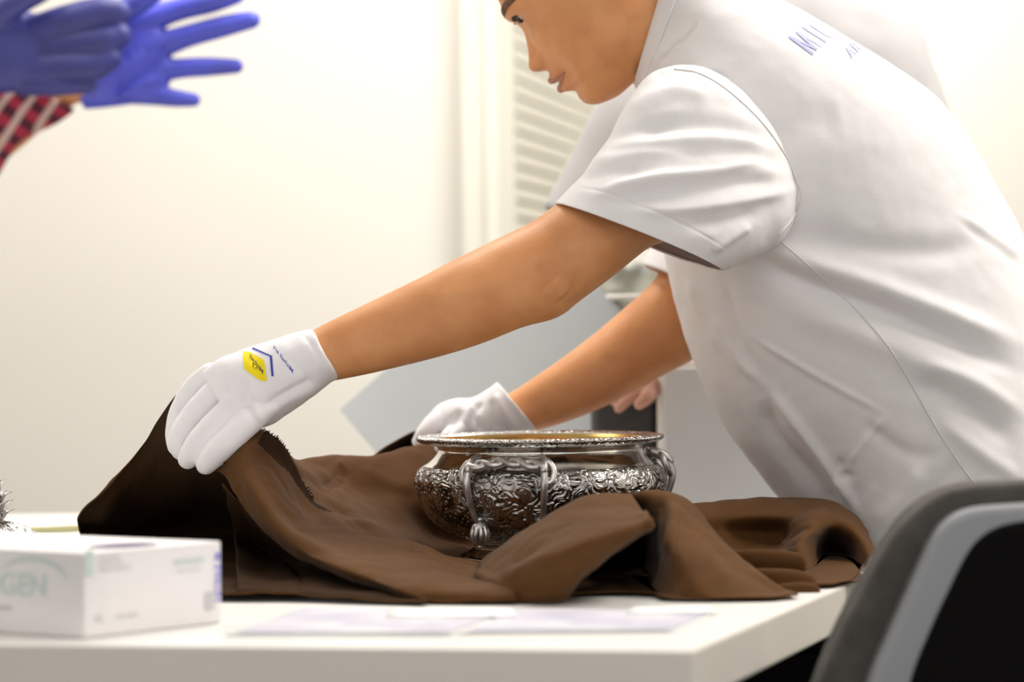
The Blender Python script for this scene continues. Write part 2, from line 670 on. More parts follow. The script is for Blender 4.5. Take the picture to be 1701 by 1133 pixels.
mesh_obj('backing_panel', *box(dpt(0.49, -0.018, 1.12), (0.9, 0.004, 2.0), M=MD), M_gap, door, False)
hn = mesh_obj('door_handle', *tube([dpt(0.94, 0.02, 1.0), dpt(0.94, 0.06, 1.0), dpt(0.84, 0.065, 1.0)], [0.008, 0.008, 0.008]), M_silver, door)
sl_me = None
ca, sa = math.cos(0.15), math.sin(0.15)
nsl = 57
for i in range(nsl):
    z = 0.2 + i * 0.0335
    if sl_me is None:
        o = mesh_obj('slat', *box((0, 0, 0), (0.89, 0.005, 0.0262), M=np.array(MD) @ np.array([[1, 0, 0], [0, ca, -sa], [0, sa, ca]])), M_slat, None, False)
        sl_me = o.data
    else:
        o = bpy.data.objects.new('slat', sl_me)
        C.link(o)
    o.parent = door
    o.location = Vector(dpt(0.475, 0.002, z) - np.array([xk, YB, 0]))

for i, (x, y, sx, sy) in enumerate([(0.1, 0.85, 1.6, 1.0), (-1.7, 0.6, 1.0, 1.2), (1.7, 0.0, 1.0, 1.2), (0.8, 3.2, 1.2, 0.8), (0.0, -2.4, 1.6, 0.8)]):
    t = thing('ceiling_and_fill_light', ['flat white ceiling light panel over the table', 'flat white ceiling light panel left of the table', 'flat white ceiling light panel right of the table',
                                'added white light panel out of view, brightening the alcove', 'added white fill light panel out of view near the viewer'][i], 'ceiling light', (x, y, 2.7), 'ceiling light panels')  # last two panels are added housings for the alcove and front fill lamps
    fr = join([box((x, y - sy / 2, 2.68), (sx, 0.03, 0.05)), box((x, y + sy / 2, 2.68), (sx, 0.03, 0.05)), box((x - sx / 2, y, 2.68), (0.03, sy, 0.05)), box((x + sx / 2, y, 2.68), (0.03, sy, 0.05))])
    mesh_obj('light_frame', *fr, M_trim, t, False)
    mesh_obj('diffuser', *box((x, y, 2.675), (sx - 0.03, sy - 0.03, 0.01)), M_white, t, False)

# ------------------------------------------------------------------ table
tc0 = T(1151, 1080)
tc1 = T(1374, 985)
dr = (tc1 - tc0) / np.linalg.norm(tc1 - tc0)
YT = 0.82
back_r = tc0 + dr * (YT - tc0[1]) / dr[1]
fl = T(0, 1070)
dl = (fl - tc0) / np.linalg.norm(fl - tc0)
front_l = tc0 + dl * 1.9
back_l = np.array([front_l[0], YT, 0.75])
TH = 0.042
table = thing('work_table', 'white laminate work table with thick pale edge under the brown cloth', 'table', (0, 0, 0))
poly = [tc0[:2], back_r[:2], back_l[:2], front_l[:2]]
o = mesh_obj('tabletop', *prism(poly, 0.75 - TH, 0.75), M_table, table, False)
o.data.materials.append(M_tedge)
for p in o.data.polygons:
    if abs(p.normal.z) < 0.5:
        p.material_index = 1
bevel_obj(o, 0.003, 3)
c = np.mean([np.append(p, 0) for p in poly], axis=0)
for k, p in enumerate(poly):
    q = np.array([p[0], p[1], 0])
    d = (c - q) / np.linalg.norm(c - q)
    q = q + d * 0.10
    lo = mesh_obj('leg', *box((q[0], q[1], (0.75 - TH) / 2), (0.05, 0.05, 0.75 - TH)), M_white, table, False)
    bevel_obj(lo, 0.004)

ped = thing('added_dark_pedestal', 'added black drawer block making the space under the white table dark', 'dark filler', (.06, .3, 0))  # pedestal added only to keep the space under the table dark
o = mesh_obj('dark_filler_body', *box((.06, .3, .345), (.68, .5, .66)), M_black, ped, False)
bevel_obj(o, .004)
for i in range(3):
    dw = mesh_obj('drawer', *box((.06, .043, .15 + i * .2), (.64, .018, .185)), M_black, ped, False)
    bevel_obj(dw, .003)
    mesh_obj('drawer_handle', *tube([(.0, .034, .19 + i * .2), (.0, .02, .19 + i * .2), (.12, .02, .19 + i * .2), (.12, .034, .19 + i * .2)], [.004] * 4, n=10, k=1), M_black, dw)

# ------------------------------------------------------------------ head
def head_geo(nas, Fd, Ud, sc):
    """nas: nasion world point (mid plane), Fd forward, Ud up unit vectors; sc metres per unit"""
    Fd = np.array(Fd, float) / np.linalg.norm(Fd)
    Ud = np.array(Ud, float)
    Ud = Ud - Fd * np.dot(Ud, Fd)
    Ud /= np.linalg.norm(Ud)
    Sd = np.cross(Ud, Fd)       # to the head's own left
    # d (down), front, back, halfwidth
    T_ = [(-205, -120, -190, 20), (-195, -85, -225, 58), (-170, -50, -262, 90), (-125, -24, -292, 112), (-65, -6, -305, 119), (-34, 4, -305, 119), (-15, -2, -303, 117), (0, -3, -300, 116),
          (25, 0, -292, 113), (50, 3, -280, 110), (78, 10, -262, 105), (95, 12, -245, 101), (110, 10, -230, 96), (126, 8, -212, 89), (140, 2, -200, 80), (155, 2, -190, 68),
          (168, 0, -180, 57), (180, -10, -172, 46), (189, -28, -160, 34), (196, -50, -140, 18)]
    R = catmull(T_, 6)
    n = 128
    V = []
    for d, f0, b0, w in R:
        mid = (f0 + b0) / 2
        # keep widest point a bit behind centre
        for k in range(n):
            th = 2 * math.pi * k / n
            c_, s_ = math.cos(th), math.sin(th)
            ff = (f0 - mid) if c_ > 0 else (mid - b0)
            cc = math.copysign(abs(c_) ** 0.88, c_)
            ss = math.copysign(abs(s_) ** 0.92, s_)
            f = mid + ff * cc
            s = w * ss
            if c_ > 0:
                g = lambda x, x0, wx: math.exp(-((x - x0) / wx) ** 2)
                cen = min(1.0, c_ * 1.4)
                # brow ridge, eye hollow, lid bulge, cheek
                f += cen * (4 * g(d, -32, 14) * g(abs(s), 32, 28))
                f -= cen * 11 * g(d, -6, 16) * g(abs(s), 34, 20)
                f += cen * 8 * g(d, -8, 11) * g(abs(s), 38, 15)
                f += cen * 8 * g(d, 45, 30) * g(abs(s), 60, 26)
                f -= cen * 4 * g(d, 95, 22) * g(abs(s), 62, 22)
                f += cen * 2 * g(d, 150, 20) * g(s, 0, 20)
                # nose
                if -5 < d < 84:
                    hN = np.interp(d, [-5, 5, 25, 42, 52, 60, 66, 72, 78, 84], [0, 1.5, 9, 20, 28, 29.5, 26, 16, 4, 0])
                    wN = np.interp(d, [-5, 20, 45, 60, 72, 84], [9, 11, 15, 19, 21, 18])
                    f += hN * math.exp(-(abs(s) / wN) ** 2.6)
                    f += 15 * g(d, 63, 11) * g(abs(s), 21, 9)
                # lips
                wl = 34
                fl_ = math.exp(-(abs(s) / wl) ** 3)
                f += fl_ * (11 * g(d, 97, 8) + 11 * g(d, 122, 9) - 4 * g(d, 109, 4.5) - 3 * g(d, 84, 6) * g(s, 0, 8))
                f -= 4 * g(d, 140, 7) * g(s, 0, 34)
                f -= 8 * g(d, 108, 16) * g(abs(s), 44, 13)
            V.append(nas + sc * (Fd * f - Ud * d + Sd * s))
    V = np.array(V)
    m = len(R)
    F = grid_faces(m, n, True)
    V = np.vstack([V, V[:n].mean(0) + Ud * sc * 4, V[(m - 1) * n:m * n].mean(0)])
    F += [((j + 1) % n, j, m * n) for j in range(n)]
    F += [((m - 1) * n + j, (m - 1) * n + (j + 1) % n, m * n + 1) for j in range(n)]

    def at(f, d, s):
        return nas + sc * (Fd * f - Ud * d + Sd * s)
    parts = [(V, F)]
    for sg in (-1, 1):   # ears
        pts = [at(-150, 48, sg * 112), at(-146, 30, sg * 118), at(-156, -5, sg * 126), at(-178, -14, sg * 130), at(-188, 8, sg * 128), at(-174, 38, sg * 120), at(-156, 52, sg * 113)]
        parts.append(tube(pts, [sc * 7, sc * 8, sc * 8, sc * 8, sc * 8, sc * 7, sc * 7], n=10))
        parts.append(ellipsoid(at(-163, 18, sg * 113), (sc * 20, sc * 8, sc * 30), M=np.array([Fd, Sd, Ud]).T, nu=16, nv=10))
    return parts, at, (Fd, Ud, Sd)


def head_extras(at, ax, sc, bvh_pts, person, hair=True):
    Fd, Ud, Sd = ax
    Mx = np.array([Fd, Sd, Ud]).T
    for sg in (-1, 1):
        ev = mesh_obj('eye', *ellipsoid(at(-20, -13, sg * 38), (sc * 13, sc * 17, sc * 8), M=Mx), M_eye, person)
        mesh_obj('iris', *ellipsoid(at(-12, -12, sg * 40), (sc * 8, sc * 12, sc * 6.5), M=Mx, nu=16, nv=10), M_iris, ev)
        lash = tube([at(-7, -16, sg * 22), at(-3, -21, sg * 32), at(-8, -22, sg * 44), at(-20, -19, sg * 57)], [sc * 2.0, sc * 3.4, sc * 3.4, sc * 1.6], n=10)
        mesh_obj('eyelash', *lash, M_lash, person)
        brow = tube([at(-2, -35, sg * 14), at(-1, -40, sg * 28), at(-8, -45, sg * 48), at(-18, -44, sg * 68), at(-36, -38, sg * 82)], [sc * 5, sc * 7, sc * 7, sc * 5, sc * 2], n=10, flat=1.0)
        mesh_obj('eyebrow', *brow, M_brow, person)
        mesh_obj('nostril', *ellipsoid(at(16, 70, sg * 16), (sc * 8, sc * 5, sc * 3.5), M=Mx, nu=14, nv=8), M_nostril, person)
    up = tube([at(-6, 106, -40), at(9, 102, -26), at(19, 98, -10), at(18.5, 99, 0), at(19, 98, 10), at(9, 102, 26), at(-6, 106, 40)], [sc * 1.5, sc * 4, sc * 5.5, sc * 5, sc * 5.5, sc * 4, sc * 1.5], n=14)
    lo = tube([at(-7, 108, -38), at(6, 114, -24), at(15, 119, -9), at(16, 119, 0), at(15, 119, 9), at(6, 114, 24), at(-7, 108, 38)], [sc * 1.5, sc * 4.8, sc * 6.8, sc * 7, sc * 6.8, sc * 4.8, sc * 1.5], n=14)
    mesh_obj('upper_lip', *up, M_lips, person)
    mesh_obj('lower_lip', *lo, M_lips, person)
    if hair:
        cap = []
        n = 64
        rows = [(-212, -120, -195, 30), (-204, -75, -240, 66), (-180, -44, -275, 98), (-150, -34, -298, 112), (-120, -40, -308, 121), (-80, -60, -316, 127), (-50, -110, -318, 128), (-20, -135, -316, 126), (20, -170, -306, 120), (60, -195, -285, 100)]
        R = catmull(rows, 4)
        V = []
        for d, f0, b0, w in R:
            mid = (f0 + b0) / 2
            for k in range(n):
                th = 2 * math.pi * k / n
                V.append(at(mid + (f0 - b0) / 2 * math.cos(th), d, w * math.sin(th)))
        V = np.array(V)
        F = grid_faces(len(R), n, True)
        V = np.vstack([V, at(-158, -215, 0)])
        F += [((j + 1) % n, j, len(V) - 1) for j in range(n)]
        N = normals(V, F)
        V = noisy(V, N, 0.003, 60, 3)
        mesh_obj('hair', V, F, M_hair, person)


# ------------------------------------------------------------------ the man in front
man = thing('person', 'man in white short-sleeved shirt and white gloves leaning over the silver bowl', 'person', (0.62, 0.15, 0.0))
SC = 1.0 / 1530.0
YC = 0.13
nas = W(866, 52, YC)
yaw = math.radians(4)
f2 = np.array([-0.75, -0.665])      # image-plane forward (x, z)
Fd = np.array([f2[0] * math.cos(yaw), math.sin(yaw), f2[1] * math.cos(yaw)])
Ud = np.array([-0.665, 0.0, 0.75])
hparts, hat, hax = head_geo(nas, Fd, Ud, SC)
parts = list(hparts)
parts.append(loft([(930, 20, 1100, -90, YC + .0, 0.06), (1000, 110, 1120, -60, YC + .0, 0.066), (1062, 128, 1150, -45, YC, 0.064), (1085, 140, 1200, -20, YC, 0.075), (1130, 190, 1250, 20, YC, 0.09)], 6, 40))
parts.append(loft([(1110, 190, 1230, 10, YC, 0.10), (1125, 260, 1330, 60, YC + .02, 0.15), (1150, 350, 1420, 130, YC + .02, 0.14), (1190, 500, 1540, 280, YC + .02, 0.12), (1240, 640, 1620, 430, YC + .02, 0.12), (1370, 830, 1690, 640, YC + .02, 0.12)], 5, 40))
# near (left) arm: silhouettes upper line / lower line
YA = -0.10
near_arm = [(1180, 180, 1270, 300, 0.0, .05), (1090, 230, 1200, 345, -.03, .052), (1000, 292, 1120, 395, -.06, .05), (935, 332, 1078, 412, -.08, .047), (880, 370, 1020, 458, -.09, .045),
            (822, 398, 965, 499, -.10, .043), (790, 414, 925, 528, -.105, .042), (750, 433, 868, 544, -.11, .041), (700, 460, 800, 571, -.115, .038),
            (640, 489, 725, 594, -.115, .034), (580, 518, 640, 615, -.115, .030), (535, 540, 590, 626, -.115, .027), (500, 560, 545, 634, -.115, .026), (460, 585, 495, 640, -.115, .022)]
parts.append(loft(near_arm, 5, 40))
# olecranon
parts.append(loft([(1240, 260, 1330, 380, .27, .05), (1140, 380, 1240, 470, .27, .05), (1095, 450, 1190, 560, .26, .045), (1075, 478, 1155, 595, .25, .042), (1030, 518, 1105, 622, .25, .04), (985, 556, 1052, 652, .245, .037),
                   (935, 594, 990, 682, .24, .032), (890, 625, 935, 703, .24, .027), (855, 648, 895, 715, .24, .024), (825, 665, 860, 722, .24, .022)], 5, 36))
Vb, Fb = voxelize(parts, 0.0021, 5, 0.5)
Nb = normals(Vb, Fb)
if (Nb * (Vb - Vb.mean(0))).sum() < 0:
    Nb = -Nb
Vb = fold(Vb, Nb, [([(915, 468), (938, 492)], .0035, 17), ([(885, 440), (905, 462), (910, 490)], -.0018, 9), ([(925, 515), (945, 505)], .0015, 8), ([(948, 470), (955, 492)], -.0012, 5),
                   ([(700, 500), (800, 480), (880, 450)], .0015, 14), ([(905, 60), (925, 100), (955, 130)], -.0012, 8)])
body = mesh_obj('body', Vb, Fb, M_skin, man)
bvh_body = bvh_of(Vb, Fb)
head_extras(hat, hax, SC, None, man)

# shirt torso
tors = [(1058, 142, 1128, -80, YC, .072), (1062, 168, 1160, -70, YC, .088), (1070, 200, 1215, -45, YC + .01, .13), (1076, 240, 1275, -8, YC + .02, .165), (1088, 300, 1345, 32, YC + .02, .182), (1098, 360, 1415, 72, YC + .02, .188),
        (1104, 420, 1490, 120, YC + .02, .19), (1116, 480, 1550, 163, YC + .02, .19), (1136, 550, 1598, 222, YC + .02, .188), (1160, 620, 1640, 290, YC + .02, .186),
        (1192, 690, 1682, 366, YC + .02, .184), (1232, 750, 1720, 450, YC + .02, .184), (1285, 815, 1752, 540, YC + .02, .184), (1345, 890, 1785, 650, YC + .02, .186), (1400, 980, 1815, 770, YC + .02, .188), (1450, 1060, 1840, 880, YC + .02, .19)]
Vt, Ft = loft(tors, 22, 420, False)
Ft = [f[::-1] for f in Ft]
Nt = normals(Vt, Ft)
if (Nt * (Vt - Vt.mean(0))).sum() < 0:
    Nt = -Nt
    Ft = [f[::-1] for f in Ft]
folds_t = [
    ([(1225, 412), (1313, 462), (1419, 501), (1560, 556), (1700, 622)], -.010, 15),
    ([(1240, 385), (1330, 430), (1440, 468), (1570, 520), (1700, 575)], .009, 17),
    ([(1300, 505), (1400, 545), (1530, 600), (1690, 680)], .006, 24),
    ([(1330, 385), (1430, 410), (1560, 418), (1640, 400)], -.007, 22),
    ([(1260, 250), (1330, 205), (1400, 190)], -.004, 30),
    ([(1500, 640), (1580, 660), (1690, 740)], -.006, 18),
    ([(1520, 605), (1600, 625), (1700, 690)], .004, 14),
    ([(1250, 560), (1350, 620), (1472, 688)], .0028, 5),
    ([(1472, 690), (1440, 730), (1410, 775)], .0028, 6),
    ([(1270, 640), (1320, 700), (1385, 790), (1430, 860)], .006, 9),
    ([(1262, 660), (1290, 730), (1350, 800), (1395, 870)], -.009, 16),
    ([(1180, 520), (1220, 590), (1262, 640)], .003, 7),
    ([(1205, 470), (1230, 560), (1262, 625)], -.003, 8),
    ([(1145, 450), (1160, 520), (1200, 590)], .003, 10),
    ([(1400, 760), (1390, 790), (1420, 790)], -.004, 7),
    ([(1530, 770), (1500, 830), (1450, 870)], .005, 16),
    ([(1590, 760), (1570, 800), (1520, 860)], -.004, 14),
    ([(1480, 720), (1450, 790), (1405, 850)], -.003, 12),
    ([(1430, 700), (1500, 750), (1560, 760)], -.004, 12),
    ([(1590, 355), (1640, 385), (1701, 430)], .0018, 6),
    ([(1595, 368), (1640, 400), (1701, 446)], -.0018, 6),
    ([(1105, 150), (1140, 125), (1190, 108), (1230, 108)], .002, 12),
    ([(1115, 168), (1150, 145), (1200, 125), (1240, 124)], -.0022, 12),
    ([(1100, 100), (1120, 70), (1160, 30)], -.005, 9),
    ([(1090, 130), (1108, 95), (1130, 62)], .004, 7),
    ([(1560, 700), (1640, 760), (1700, 800)], .004, 14),
    ([(1620, 800), (1560, 840), (1500, 880)], -.004, 12),
]
Vt = fold(Vt, Nt, folds_t)
Vt = noisy(Vt, Nt, 0.0014, 16, 3)
shirt = mesh_obj('shirt', Vt, Ft, M_shirt, man)
bvh_shirt = bvh_of(Vt, Ft)

# sleeve (near)
slv = [(1119, 124, 1303, 394, .01, .020, 86), (1105, 116, 1297, 402, -.005, .050, 80), (1078, 124, 1286, 412, -.025, .072, 66), (1048, 160, 1268, 420, -.04, .084, 46), (1022, 208, 1252, 428, -.055, .084, 38), (1000, 246, 1238, 434, -.065, .084, 32), (972, 284, 1222, 440, -.075, .082, 20), (946, 312, 1210, 446, -.08, .080, 13), (922, 338, 1199, 450, -.085, .076, 2)]
Vs, Fs = loft(slv, 18, 320, False)
Ns = normals(Vs, Fs)
cen = Vs.mean(0)
if (Ns * (Vs - cen)).sum() < 0:
    Ns = -Ns
    Fs = [f[::-1] for f in Fs]
folds_s = [
    ([(1040, 222), (1100, 210), (1170, 205), (1250, 218), (1300, 250)], -.0065, 11),
    ([(1010, 246), (1088, 237), (1194, 232), (1290, 238)], .003, 9),
    ([(1090, 262), (1194, 252), (1282, 262), (1318, 290)], -.006, 14),
    ([(985, 322), (1088, 298), (1194, 284), (1270, 262)], .008, 11),
    ([(1020, 333), (1141, 320), (1230, 305), (1310, 300)], -.007, 12),
    ([(1060, 352), (1150, 346), (1250, 330), (1318, 315)], .005, 10),
    ([(1130, 375), (1200, 370), (1270, 350)], -.004, 12),
    ([(1150, 120), (1190, 148), (1230, 175)], .003, 12),
    ([(1040, 195), (1080, 165), (1130, 150), (1190, 165)], .0045, 14),
    ([(1000, 236), (1050, 214), (1110, 200), (1180, 190)], -.003, 9),
    ([(975, 275), (1030, 262), (1100, 255), (1160, 262)], .0035, 11),
    ([(955, 300), (1010, 286), (1070, 284)], -.0025, 9),
    ([(1085, 130), (1110, 118), (1150, 118)], -.004, 7),
    ([(1180, 420), (1215, 395), (1250, 372)], .003, 8),
    ([(930, 352), (1000, 366), (1060, 390), (1140, 425), (1190, 452)], .0012, 3),
    ([(955, 310), (1010, 322), (1075, 346), (1150, 380), (1205, 412)], -.0012, 2.5),
]
Vs = fold(Vs, Ns, folds_s)
Vs = noisy(Vs, Ns, 0.0010, 20, 3)
Vs2, Fs2 = solid(Vs, Fs, 0.0018)
sleeve = mesh_obj('sleeve', Vs2, Fs2, M_shirt, shirt)
bvh_sleeve = bvh_of(Vs, Fs)

# far sleeve
Vf, Ff = loft([(1190, 250, 1330, 400, .27, .07), (1120, 330, 1260, 450, .28, .075), (1085, 400, 1215, 480, .28, .075), (1068, 440, 1200, 498, .27, .072)], 8, 96, False)
mesh_obj('sleeve', *solid(Vf, Ff, -0.002), M_shirt, shirt)

# armhole seam and side seam as real cords lying on the cloth
def cord_on(line, bvh, r, m, parent, name='seam', lift=0.0006, k=14):
    L = catmull(line, k)
    pts = [p for p in project(L, bvh, lift) if p is not None]
    if len(pts) < 3:
        return
    return mesh_obj(name, *tube(pts, [r] * len(pts), n=8, k=1, round_ends=False), m, parent)


class Multi:
    def __init__(self, *b):
        self.b = b

    def ray_cast(self, o, d):
        best = (None, None, None, 1e9)
        for b in self.b:
            h = b.ray_cast(o, d)
            if h[0] is not None and h[3] < best[3]:
                best = h
        return best


both = Multi(bvh_shirt, bvh_sleeve)
cord_on([(1120, 115), (1160, 122), (1205, 148), (1260, 198), (1300, 252), (1326, 305), (1330, 330), (1316, 362), (1292, 392)], both, .0008, M_thread, shirt)
cord_on([(1297, 402), (1360, 455), (1419, 512), (1480, 582), (1530, 668), (1580, 750), (1620, 805)], bvh_shirt, .0007, M_thread, shirt)
# collar rib
cr = []
for dz, gr in ((0, 0.0), (1, 0.0)):
    pass
Vc, Fc = loft([(1054, 136, 1118, -86, YC, .067), (1057, 140, 1128, -82, YC, .074), (1062, 158, 1150, -74, YC, .084)], 8, 96, False)
mesh_obj('collar', *solid(Vc, Fc, 0.002), M_shirt, shirt)

def strip_px(line, w):
    L = catmull(line, 6) if len(line) > 2 else np.linspace(line[0], line[1], 10)
    L = np.array(L)
    t = np.gradient(L, axis=0)
    t /= np.linalg.norm(t, axis=1)[:, None]
    nn = np.stack([-t[:, 1], t[:, 0]], 1)
    V = np.vstack([L - nn * w / 2, L + nn * w / 2])
    k = len(L)
    return V, [(i, i + 1, i + 1 + k, i + k) for i in range(k - 1)]


# printed letters on the shoulder
def text_decal(s, org, xdir, ydir, bvh, m, parent, name='lettering', shear=0, dense=2, lift=.0005):
    V2, F2 = text2d(s, shear, dense)
    P = np.array(org) + V2[:, :1] * np.array(xdir) + V2[:, 1:2] * np.array(ydir)
    return decal(name, P, F2, bvh, m, parent, lift)


strk = [strip_px(l, w) for l, w in [([(1310, 61), (1351, 91)], 3.6), ([(1311, 61), (1356, 83)], 2.6), ([(1322, 53), (1357, 84)], 3.4), ([(1322, 53), (1365, 78)], 2.0)]]
for nm, st2 in (('letter_m', join(strk)), ('letter_i', strip_px([(1332, 45), (1373, 71)], 2.6)), ('letter_c', strip_px([(1344, 41), (1362, 53), (1374, 60), (1382, 62), (1387, 61)], 2.0))):
    decal('lettering', *st2, bvh_shirt, M_paleblue, shirt, .0012)
for ch, org, xd, yd in [('A', (1415, 98), (13, -13), (-22, -22)), ('R', (1425, 89), (12, -11), (-24, -22))]:
    text_decal(ch, org, xd, yd, bvh_shirt, M_paleblue, shirt, lift=.0016, dense=3)

# trousers, shoes
Vp, Fp = loft([(1425, 1010, 1800, 880, YC + .02, .16), (1450, 1100, 1800, 1000, YC + .02, .17), (1430, 1250, 1780, 1200, YC + .02, .17), (1450, 1330, 1760, 1320, YC + .02, .165)], 6, 60)
hipc = Vp.mean(0)
legs = [(Vp, Fp)]
for yy in (YC - .08, YC + .12):
    legs.append(tube([np.array([hipc[0], yy, .62]), np.array([hipc[0] - .06, yy, .40]), np.array([hipc[0] + .02, yy, .22]), np.array([hipc[0] + .05, yy, .08])], [.10, .082, .07, .065], n=24))
Vl, Fl = voxelize(legs, 0.008, 6)
mesh_obj('trousers', Vl, Fl, M_trouser, man)
for yy in (YC - .08, YC + .12):
    Vv, Fv = voxelize([ellipsoid((hipc[0] - .04, yy, .045), (.13, .045, .043)), ellipsoid((hipc[0] + .04, yy, .06), (.06, .042, .055))], .006, 4)
    mesh_obj('shoe', Vv, Fv, M_shell, man)

# ---- near glove
def fing(px, rpx, **kw):
    return tube([W(a, b, Y) for a, b, Y in px], [(r + 1.8) / S(-.12) for r in rpx], n=20, **kw)


g = []
g.append(loft([(519, 546, 565, 628, -.115, .034, 0), (505, 549, 548, 637, -.115, .034, 0), (486, 553, 528, 652, -.115, .033, 0), (458, 562, 502, 672, -.115, .034), (425, 573, 475, 690, -.115, .034), (392, 584, 452, 706, -.118, .033),
               (362, 597, 425, 712, -.118, .028), (335, 618, 390, 704, -.112, .016)], 6, 48))
g.append(fing([(352, 622, -.085), (322, 648, -.075), (303, 680, -.075), (292, 715, -.085), (290, 735, -.09)], [20, 20, 19, 17, 13]))
g.append(fing([(378, 638, -.105), (345, 668, -.105), (318, 700, -.105), (298, 735, -.11), (300, 748, -.112)], [22, 23, 22, 20, 15]))
g.append(fing([(440, 630, -.115), (412, 655, -.125), (378, 688, -.135), (350, 715, -.14), (324, 748, -.14), (313, 762, -.135)], [20, 22, 23, 22, 21, 16]))
g.append(fing([(475, 648, -.118), (440, 675, -.132), (408, 704, -.145), (381, 730, -.152), (356, 755, -.155), (342, 771, -.152)], [20, 22, 22, 21, 20, 16]))
g.append(fing([(470, 640, -.06), (420, 680, -.02), (370, 700, -.02), (335, 712, -.04)], [20, 21, 18, 15]))
Vg, Fg = voxelize(g, 0.0014, 16, 0.5)
Ng = normals(Vg, Fg)
if (Ng * (Vg - Vg.mean(0))).sum() < 0:
    Ng = -Ng
Vg = fold(Vg, Ng, [([(415, 640), (425, 680), (433, 705)], .0022, 5), ([(405, 632), (412, 670), (420, 700)], -.0015, 6), ([(478, 596), (500, 615), (520, 645)], -.001, 6),
                   ([(500, 552), (525, 585), (545, 632)], -.0012, 4), ([(440, 690), (480, 665), (535, 640)], .0025, 9), ([(436, 678), (470, 655), (520, 628)], -.0022, 6),
                   ([(360, 615), (372, 640), (380, 660)], .0015, 7), ([(390, 640), (400, 665), (398, 690)], .0015, 6), ([(345, 625), (352, 648), (350, 662)], -.0012, 4),
                   ([(512, 546), (538, 580), (560, 632)], .0016, 4)])
Vg = noisy(Vg, Ng, 0.0007, 45, 2)
glove = mesh_obj('glove', Vg, Fg, M_glove, man)
bvh_g = bvh_of(Vg, Fg)

def rounded(poly, r):
    out = []
    P = np.array(poly, float)
    n = len(P)
    for i in range(n):
        a, b, c_ = P[i - 1], P[i], P[(i + 1) % n]
        u = (a - b) / np.linalg.norm(a - b)
        v = (c_ - b) / np.linalg.norm(c_ - b)
        p0, p1 = b + u * r, b + v * r
        for t in np.linspace(0, 1, 5):
            out.append((1 - t) ** 2 * p0 + 2 * t * (1 - t) * b + t * t * p1)
    return out


zf = lambda x, y: (380 + x / 12.15, 560 + y / 12.15)
Pv, Pf = poly_fill(rounded([zf(285, 290), zf(410, 300), zf(715, 460), zf(775, 900), zf(640, 880), zf(310, 650)], 5), 3)
decal('emblem', Pv, Pf, bvh_g, M_yellow, glove, .0005)
s1 = strip_px([zf(480, 225), zf(860, 395)], 2.6)
s2 = strip_px([zf(852, 375), zf(885, 790)], 3.8)
vv, ff = join([s1, s2])
decal('chevron', vv, ff, bvh_g, M_blueink, glove, .0006)
text_decal('Michail', zf(690, 760), (-7.9, -10.2), (4.5, -6), bvh_g, M_dark, glove, shear=0.3, dense=1, lift=.001)
text_decal('Michail art', zf(1290, 735), (-7.6, -10.0), (4.2, -5.2), bvh_g, M_blueink, glove, shear=0.3, dense=1, lift=.0007)

# ---- far glove
def fingf(px, rpx):
    return tube([W(a, b, Y) for a, b, Y in px], [r / S(.25) for r in rpx], n=20)


g = [loft([(826, 634, 893, 714, .24, .036), (812, 645, 876, 722, .24, .033), (785, 660, 850, 728, .24, .030), (755, 662, 815, 745, .24, .034), (728, 672, 780, 750, .24, .033), (712, 690, 745, 748, .24, .026)], 6, 40),
     fingf([(745, 690, .24), (722, 705, .22), (704, 722, .21), (694, 733, .21)], [22, 19, 15, 10]),
     fingf([(755, 700, .26), (735, 722, .27), (715, 735, .27), (703, 742, .26)], [18, 16, 14, 10]),
     fingf([(765, 710, .22), (745, 728, .19), (735, 745, .185), (728, 762, .19)], [18, 15, 13, 10]),
     fingf([(775, 715, .23), (760, 735, .205), (752, 752, .2), (748, 768, .205)], [18, 15, 13, 10]),
     fingf([(790, 715, .25), (778, 738, .22), (770, 757, .215), (768, 770, .22)], [17, 14, 12, 9])]
Vh, Fh = voxelize(g, 0.0018, 3)
Nh = normals(Vh, Fh)
if (Nh * (Vh - Vh.mean(0))).sum() < 0:
    Nh = -Nh
Vh = fold(Vh, Nh, [([(760, 735), (752, 705), (770, 680)], -.005, 8), ([(800, 720), (790, 690), (800, 665)], -.005, 6), ([(830, 720), (822, 690), (815, 660)], -.004, 6), ([(860, 715), (835, 680), (822, 650)], .004, 7),
                   ([(780, 725), (775, 695), (785, 670)], .004, 8)])
mesh_obj('glove', Vh, Fh, M_glove, man)

# ------------------------------------------------------------------ brown cloth
def patch(ctrl, k=10):
    A = np.array([[W(*p) for p in row] for row in ctrl])
    nr, nc, _ = A.shape
    B = np.array([catmull(A[i], k) for i in range(nr)])
    Cc = np.array([catmull(B[:, j], k) for j in range(B.shape[1])])
    Cc = Cc.transpose(1, 0, 2)
    r, c_, _ = Cc.shape
    V = Cc.reshape(-1, 3).copy()
    V[:, 2] = np.maximum(V[:, 2], 0.7525) if min(V[:, 0]) < 9 else V[:, 2]
    return V, grid_faces(r, c_)


